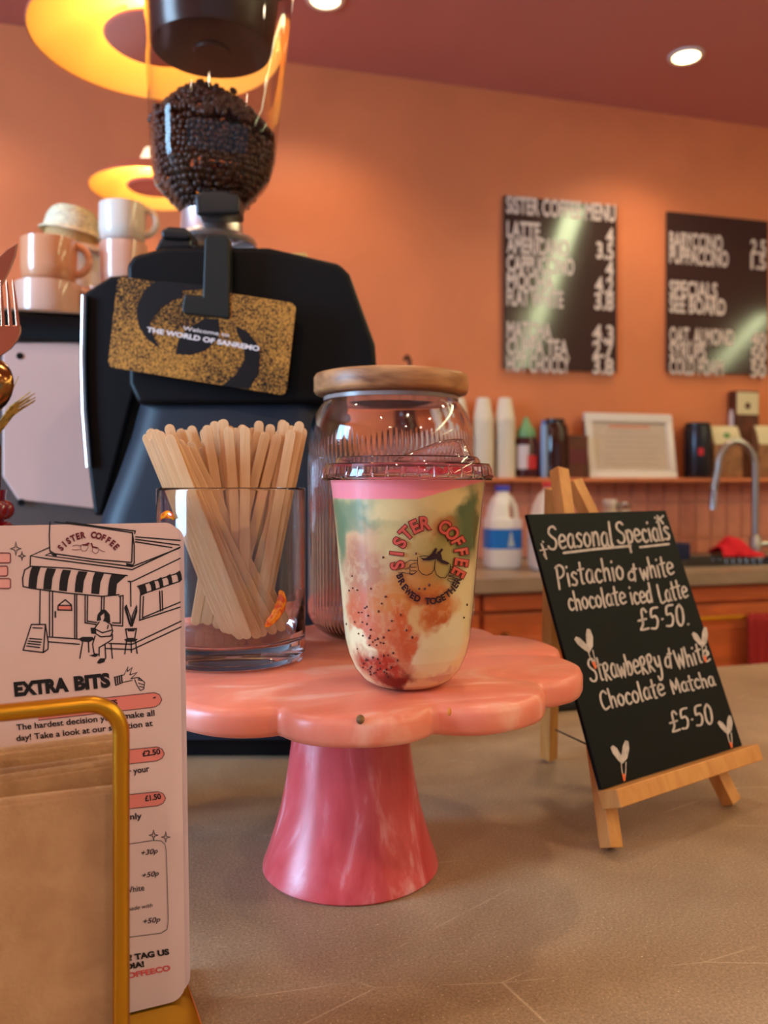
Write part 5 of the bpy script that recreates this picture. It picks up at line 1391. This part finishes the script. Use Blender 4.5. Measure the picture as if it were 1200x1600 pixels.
# tin, coffee bags
m_tin = M('dark_tin', (52, 50, 56), .25, metal=.6)
t, c_ = bottle('tin', 'dark metal tin with a round red spot, right of the framed notice', 1090, [(40, 746), (42, 743), (42, 672), (40, 668)], m_tin, 'tin', [(38, 668), (38, 662), (34, 661)], m_blackp)
fa = math.atan2(-c_.y, -c_.x); wrap('red_spot', c_, wid(42.6, c_) / 2, fa + .05, fa + .42, hgt(712, c_), hgt(701, c_), m_redl, t)
def bag(label, px0, px1, ytop, v0, mat, topmat, spot=None):
    a, b = ledge_pt(px0, v0), ledge_pt(px1, v0); t = thing('coffee_bag', label, 'bag', (a + b) / 2); h = hgt(ytop, a); d = .06
    R = []
    for k, (zz_, dd) in enumerate(((0, 1), (.02, 1.05), (h * .62, .95), (h * .86, .5), (h, .08))):
        R.append([Vector((a.x, v0 + d / 2 - d / 2 * dd, a.z + zz_)), Vector((b.x, v0 + d / 2 - d / 2 * dd, a.z + zz_)), Vector((b.x, v0 + d / 2 + d / 2 * dd, a.z + zz_)), Vector((a.x, v0 + d / 2 + d / 2 * dd, a.z + zz_))])
    obj('pouch', G().rings(R), mat, t, bevel=.004)
    f = lambda z0, z1, x0, x1, l: [Vector((x0, v0 + d / 2 - d / 2 * dd - l, a.z + zz_)) for x0, dd, zz_ in ()]
    zt0 = h * .64
    yk = lambda zz_: v0 + d / 2 - d / 2 * np.interp(zz_, [0, .02, h * .62, h * .86, h], [1, 1.05, .95, .5, .08]) - .0015
    R = [[Vector((x, yk(zz_) - o_, a.z + zz_)) for x, o_ in ((a.x + .002, 0), (b.x - .002, 0), (b.x - .002, .0012), (a.x + .002, .0012))] for zz_ in (zt0, h * .86, h * .995)]
    obj('paper_label', G().rings(R), topmat, t)
    if spot:
        zc = h * .80; xc = (a.x + b.x) / 2
        obj('leaf_mark', G().ball((xc, yk(zc) - .002, a.z + zc), .014, .002, .012, 10, 6), spot, t)
m_kbag = M('kraft_bag', (150, 100, 62), .6, var=.12, vscale=30); m_cream = M('cream_label', (222, 204, 160), .5)
bag('brown coffee bag with a cream top and green leaf mark behind the tap', 1116, 1160, 664, LV - .03, m_kbag, m_cream, M('leaf_green', (110, 156, 90), .5))
bag('brown coffee bag with a cream top at the right frame edge', 1186, 1232, 664, LV - .03, m_kbag, m_cream)
t, a, b = boxthing('coffee_carton', 'tall brown coffee carton with a cream label above the tap', 'box', 1150, 1186, 610, BW - .045, .04, m_brown)
h_ = hgt(612, a)
obj('paper_label', G().box(WORLD, a.x + .003, b.x - .003, BW - .0462, BW - .0449, a.z + h_ * .74, a.z + h_ * .995), m_cream, t)
obj('bean_mark', G().ball(((a.x + b.x) / 2, BW - .0464, a.z + h_ * .84), .012, .0015, .012, 10, 6), m_brown, t)
t, c_ = bottle('white_tube', 'small white tube standing left of the tall brown carton', 1146, [(12, 746), (14, 742), (14, 650), (10, 640)], m_lab, 'bottle', v=BW - .02)

# ------------------------------------------------------------------ things on the back worktop
m_milk = M('milk_plastic', (246, 243, 236), .35); m_milk2 = M('milk', (240, 226, 200), .4)
def milk(label, px0, px1, ybot, ytop, capmat, Z, lab=None):
    a = P((px0 + px1) / 2, ybot, Z); c = Vector((a.x, a.y, WT + .0003)); t = thing('milk_bottle', label, 'milk bottle', c)
    w_ = (px1 - px0) / F * Z / 2; h = (ybot - ytop) / F * Z; fr = Frame(c, -YAW * .4)
    def ringm(hx, hy, z, ox=0):
        R = []
        for i in range(28):
            an = 2 * PI * i / 28; e = 5; ca_, sa_ = math.cos(an), math.sin(an); r = 1 / (abs(ca_) ** e + abs(sa_) ** e) ** (1 / e)
            R.append(fr(ox + hx * r * ca_, hy * r * sa_, z))
        return R
    d = w_ * .92
    g = G().rings([ringm(w_ * .92, d * .92, 0), ringm(w_, d, h * .04), ringm(w_, d, h * .56), ringm(w_ * .97, d * .97, h * .60)], True, True)
    g.rings([ringm(w_ * .62, d * .8, h * .58, -w_ * .30), ringm(w_ * .50, d * .74, h * .74, -w_ * .26), ringm(w_ * .46, d * .55, h * .84, -w_ * .12), ringm(w_ * .34, w_ * .34, h * .90, 0), ringm(w_ * .30, w_ * .30, h * .96, 0)], True, True)
    obj('body', g, m_milk, t, smooth=True, angle=70)
    obj('handle', G().tube([fr(w_ * .05, 0, h * .86), fr(w_ * .45, 0, h * .84), fr(w_ * .72, 0, h * .74), fr(w_ * .80, 0, h * .64), fr(w_ * .78, 0, h * .56)], [w_ * .18, w_ * .19, w_ * .19, w_ * .19, w_ * .2], 14), m_milk, t, smooth=True)
    obj('cap', G().rings([ringm(w_ * .37, w_ * .37, h * .935), ringm(w_ * .38, w_ * .38, h * .99), ringm(w_ * .35, w_ * .35, h)], True, True), capmat, t, smooth=True, angle=50)
    if lab:
        obj('label', G().rings([ringm(w_ * 1.008, d * 1.008, h * .24), ringm(w_ * 1.008, d * 1.008, h * .48)], False, False), lab, t, smooth=True)
        cm = M('pale_mark', (196, 220, 222), .5); y_ = -d * 1.008 - .001
        obj('cow_mark', G().prism([fr(w_ * .02, y_, h * .27), fr(w_ * .44, y_, h * .27), fr(w_ * .34, y_, h * .34), fr(w_ * .26, y_, h * .44), fr(w_ * .16, y_, h * .44), fr(w_ * .10, y_, h * .34)], (0, -.0006, 0)), cm, t)
milk('white plastic milk bottle with a blue cap and blue label', 758, 812, 884, 756, M('blue_lid', (60, 70, 190), .4), 2.36, M('blue_milk_label', (20, 120, 214), .4))
milk('larger white milk bottle with a red cap behind the chalkboard', 829, 893, 892, 754, M('red_lid', (220, 60, 60), .4), 2.30)
def simple(name, label, cat, px, py_top, Z, prof, mat, capmat=None, caph=0):
    a = P(px, 800, Z); c = Vector((a.x, a.y, WT + .0003)); H = -(py_top - CY) / F * Z + CAM_Z - WT
    t = thing(name, label, cat, c); obj('body', G().lathe(c, [(0, .0003)] + [(r, z * H) for r, z in prof] + [(0, prof[-1][1] * H)], 28), mat, t, smooth=True, angle=50)
    if capmat: obj('cap', G().lathe(c, [(0, H * .90), (.020, H * .90), (.021, H * .92), (.021, H * .99), (.019, H), (0, H)], 28), capmat, t, smooth=True, angle=40)
m_clr = M('cloudy_bottle', (200, 176, 160), .3)
simple('soap_bottle', 'small white capped bottle hidden behind the chalkboard top', 'bottle', 953, 781, 2.52, [(.034, 0), (.035, .05), (.035, .7), (.018, .86), (.018, .9)], m_clr, m_white)
simple('soap_bottle', 'small silver capped bottle behind the chalkboard top', 'bottle', 974, 785, 2.52, [(.034, 0), (.035, .05), (.035, .7), (.018, .86), (.018, .9)], m_clr, m_chrome)
# navy sponge box
a = P(1058, 870, 2.62); t = thing('scourer', 'navy blue scourer on the tap side of the chalkboard', 'sponge', a)
c = Vector((a.x, a.y, WT + .0003)); t.location = c; t['_abs'] = tuple(c)
z1_ = -(848 - CY) / F * 2.62 + CAM_Z
obj('pad', G().box(Frame(c, -.1), -.075, .035, -.02, .02, 0.0, z1_ - WT - .0003), M('navy_pad', (34, 36, 70), .7), t, bevel=.004)
# tap
tz = 2.62; b_ = P(1180, 880, tz); tb_ = Vector((b_.x, b_.y, WT + .0003)); H = -(690 - CY) / F * tz + CAM_Z - WT
t = thing('mixer_tap', 'brushed steel swan neck mixer tap over the sink', 'tap', tb_)
pts = [tb_ + Vector((0, 0, z)) for z in np.linspace(.0, H - .085, 8)]
rad = (1182 - 1124) / 2 / F * tz; side = (W(-1, 0, 0) - W(0, 0, 0))
for i in range(1, 15):
    an = PI * i / 14; pts.append(tb_ + side * (rad - rad * math.cos(an)) + Vector((0, 0, H - .085 + .085 * math.sin(an))))
e0 = pts[-1]; ez = -(796 - CY) / F * tz + CAM_Z
pts += [e0 + side * .006 + Vector((0, 0, -.03)), Vector((e0.x, e0.y, 0)) + side * .014 + Vector((0, 0, ez + .06))]
obj('spout', G().tube(pts, .0115, 16), m_steel, t, smooth=True)
obj('spray_head', G().tube([pts[-1], Vector((e0.x, e0.y, ez)) + side * .018], [.0135, .0125], 16), m_chrome, t, smooth=True)
obj('tap_base', G().lathe(tb_, [(.026, 0), (.026, .006), (.018, .010), (.018, .07), (.015, .075)], 28, True, True), m_steel, t, smooth=True, angle=40)
obj('lever', G().tube([tb_ + Vector((0, 0, .045)), tb_ - side * .03 + Vector((0, 0, .048)), tb_ - side * .085 + Vector((0, -.01, .052))], [.012, .009, .006], 12), m_steel, t, smooth=True)
# red cloth draped over a bowl by the sink
m_cloth = M('red_cloth', (206, 18, 34), .85, bump=.3, bscale=300)
a = P(1150, 872, 2.50); c = Vector((a.x, a.y, WT + .0003)); t = thing('dish_rack', 'low steel rack beside the tap under the red cloth', 'rack', c)
g = G()
fr = Frame(c, -YAW)
for x in np.linspace(-.05, .05, 6): g.tube([fr(x, -.05, .002), fr(x, -.05, .02), fr(x, .05, .02), fr(x, .05, .002)], .0022, 6)
g.tube([fr(-.055, -.05, .02), fr(.055, -.05, .02)], .003, 6); g.tube([fr(-.055, .05, .02), fr(.055, .05, .02)], .003, 6)
obj('wires', g, m_chrome, t)
R = []
ztop = -(838 - CY) / F * 2.5 + CAM_Z - c.z
for j in range(17):
    v = j / 16; ring_ = []
    for i in range(21):
        u = i / 20; x = -.062 + .124 * u; y = -.062 + .124 * v
        zz_ = .026 + (ztop - .026) * math.exp(-((u - .36) ** 2 / .14 + (v - .42) ** 2 / .16)) + .004 * math.sin(u * 19 + v * 8) - .030 * max(0, abs(v - .5) * 2 - .78) / .22
        ring_.append(fr(x, y, max(zz_, .0245)))
    R.append(ring_)
o = obj('red_cloth', G().rings(R, False, False, closed=False), m_cloth, None, smooth=True, loc=c + Vector((0, 0, .024)))
md = o.modifiers.new('thickness', 'SOLIDIFY'); md.thickness = .002; md.offset = 1
tag(o, 'bright red cloth crumpled over the rack beside the tap', 'cloth')
# red towel hanging on the cabinet handle
p0_, p1_ = RV(1166, 962, WF - .012), RV(1212, 1045, WF - .012); t_loc = Vector(((p0_.x + p1_.x) / 2, WF - .012, p0_.z))
R = []
for j in range(13):
    z_ = p0_.z + .006 - (p0_.z - p1_.z + .16) * j / 12; ring_ = []
    for i in range(17):
        x = p0_.x + (p1_.x - p0_.x) * i / 16; ring_.append(Vector((x, WF - .016 - .004 * math.sin(i * 1.1 + j * .1) - .004 * j / 12, z_)))
    R.append(ring_)
o = obj('towel', G().rings(R, False, False, closed=False), M('deep_red_towel', (150, 26, 26), .85), None, smooth=True, loc=t_loc)
md = o.modifiers.new('thickness', 'SOLIDIFY'); md.thickness = .003
tag(o, 'deep red towel hanging on the bar handle of the cabinet', 'towel')

for o in bpy.data.objects:
    if '_abs' in o: del o['_abs']
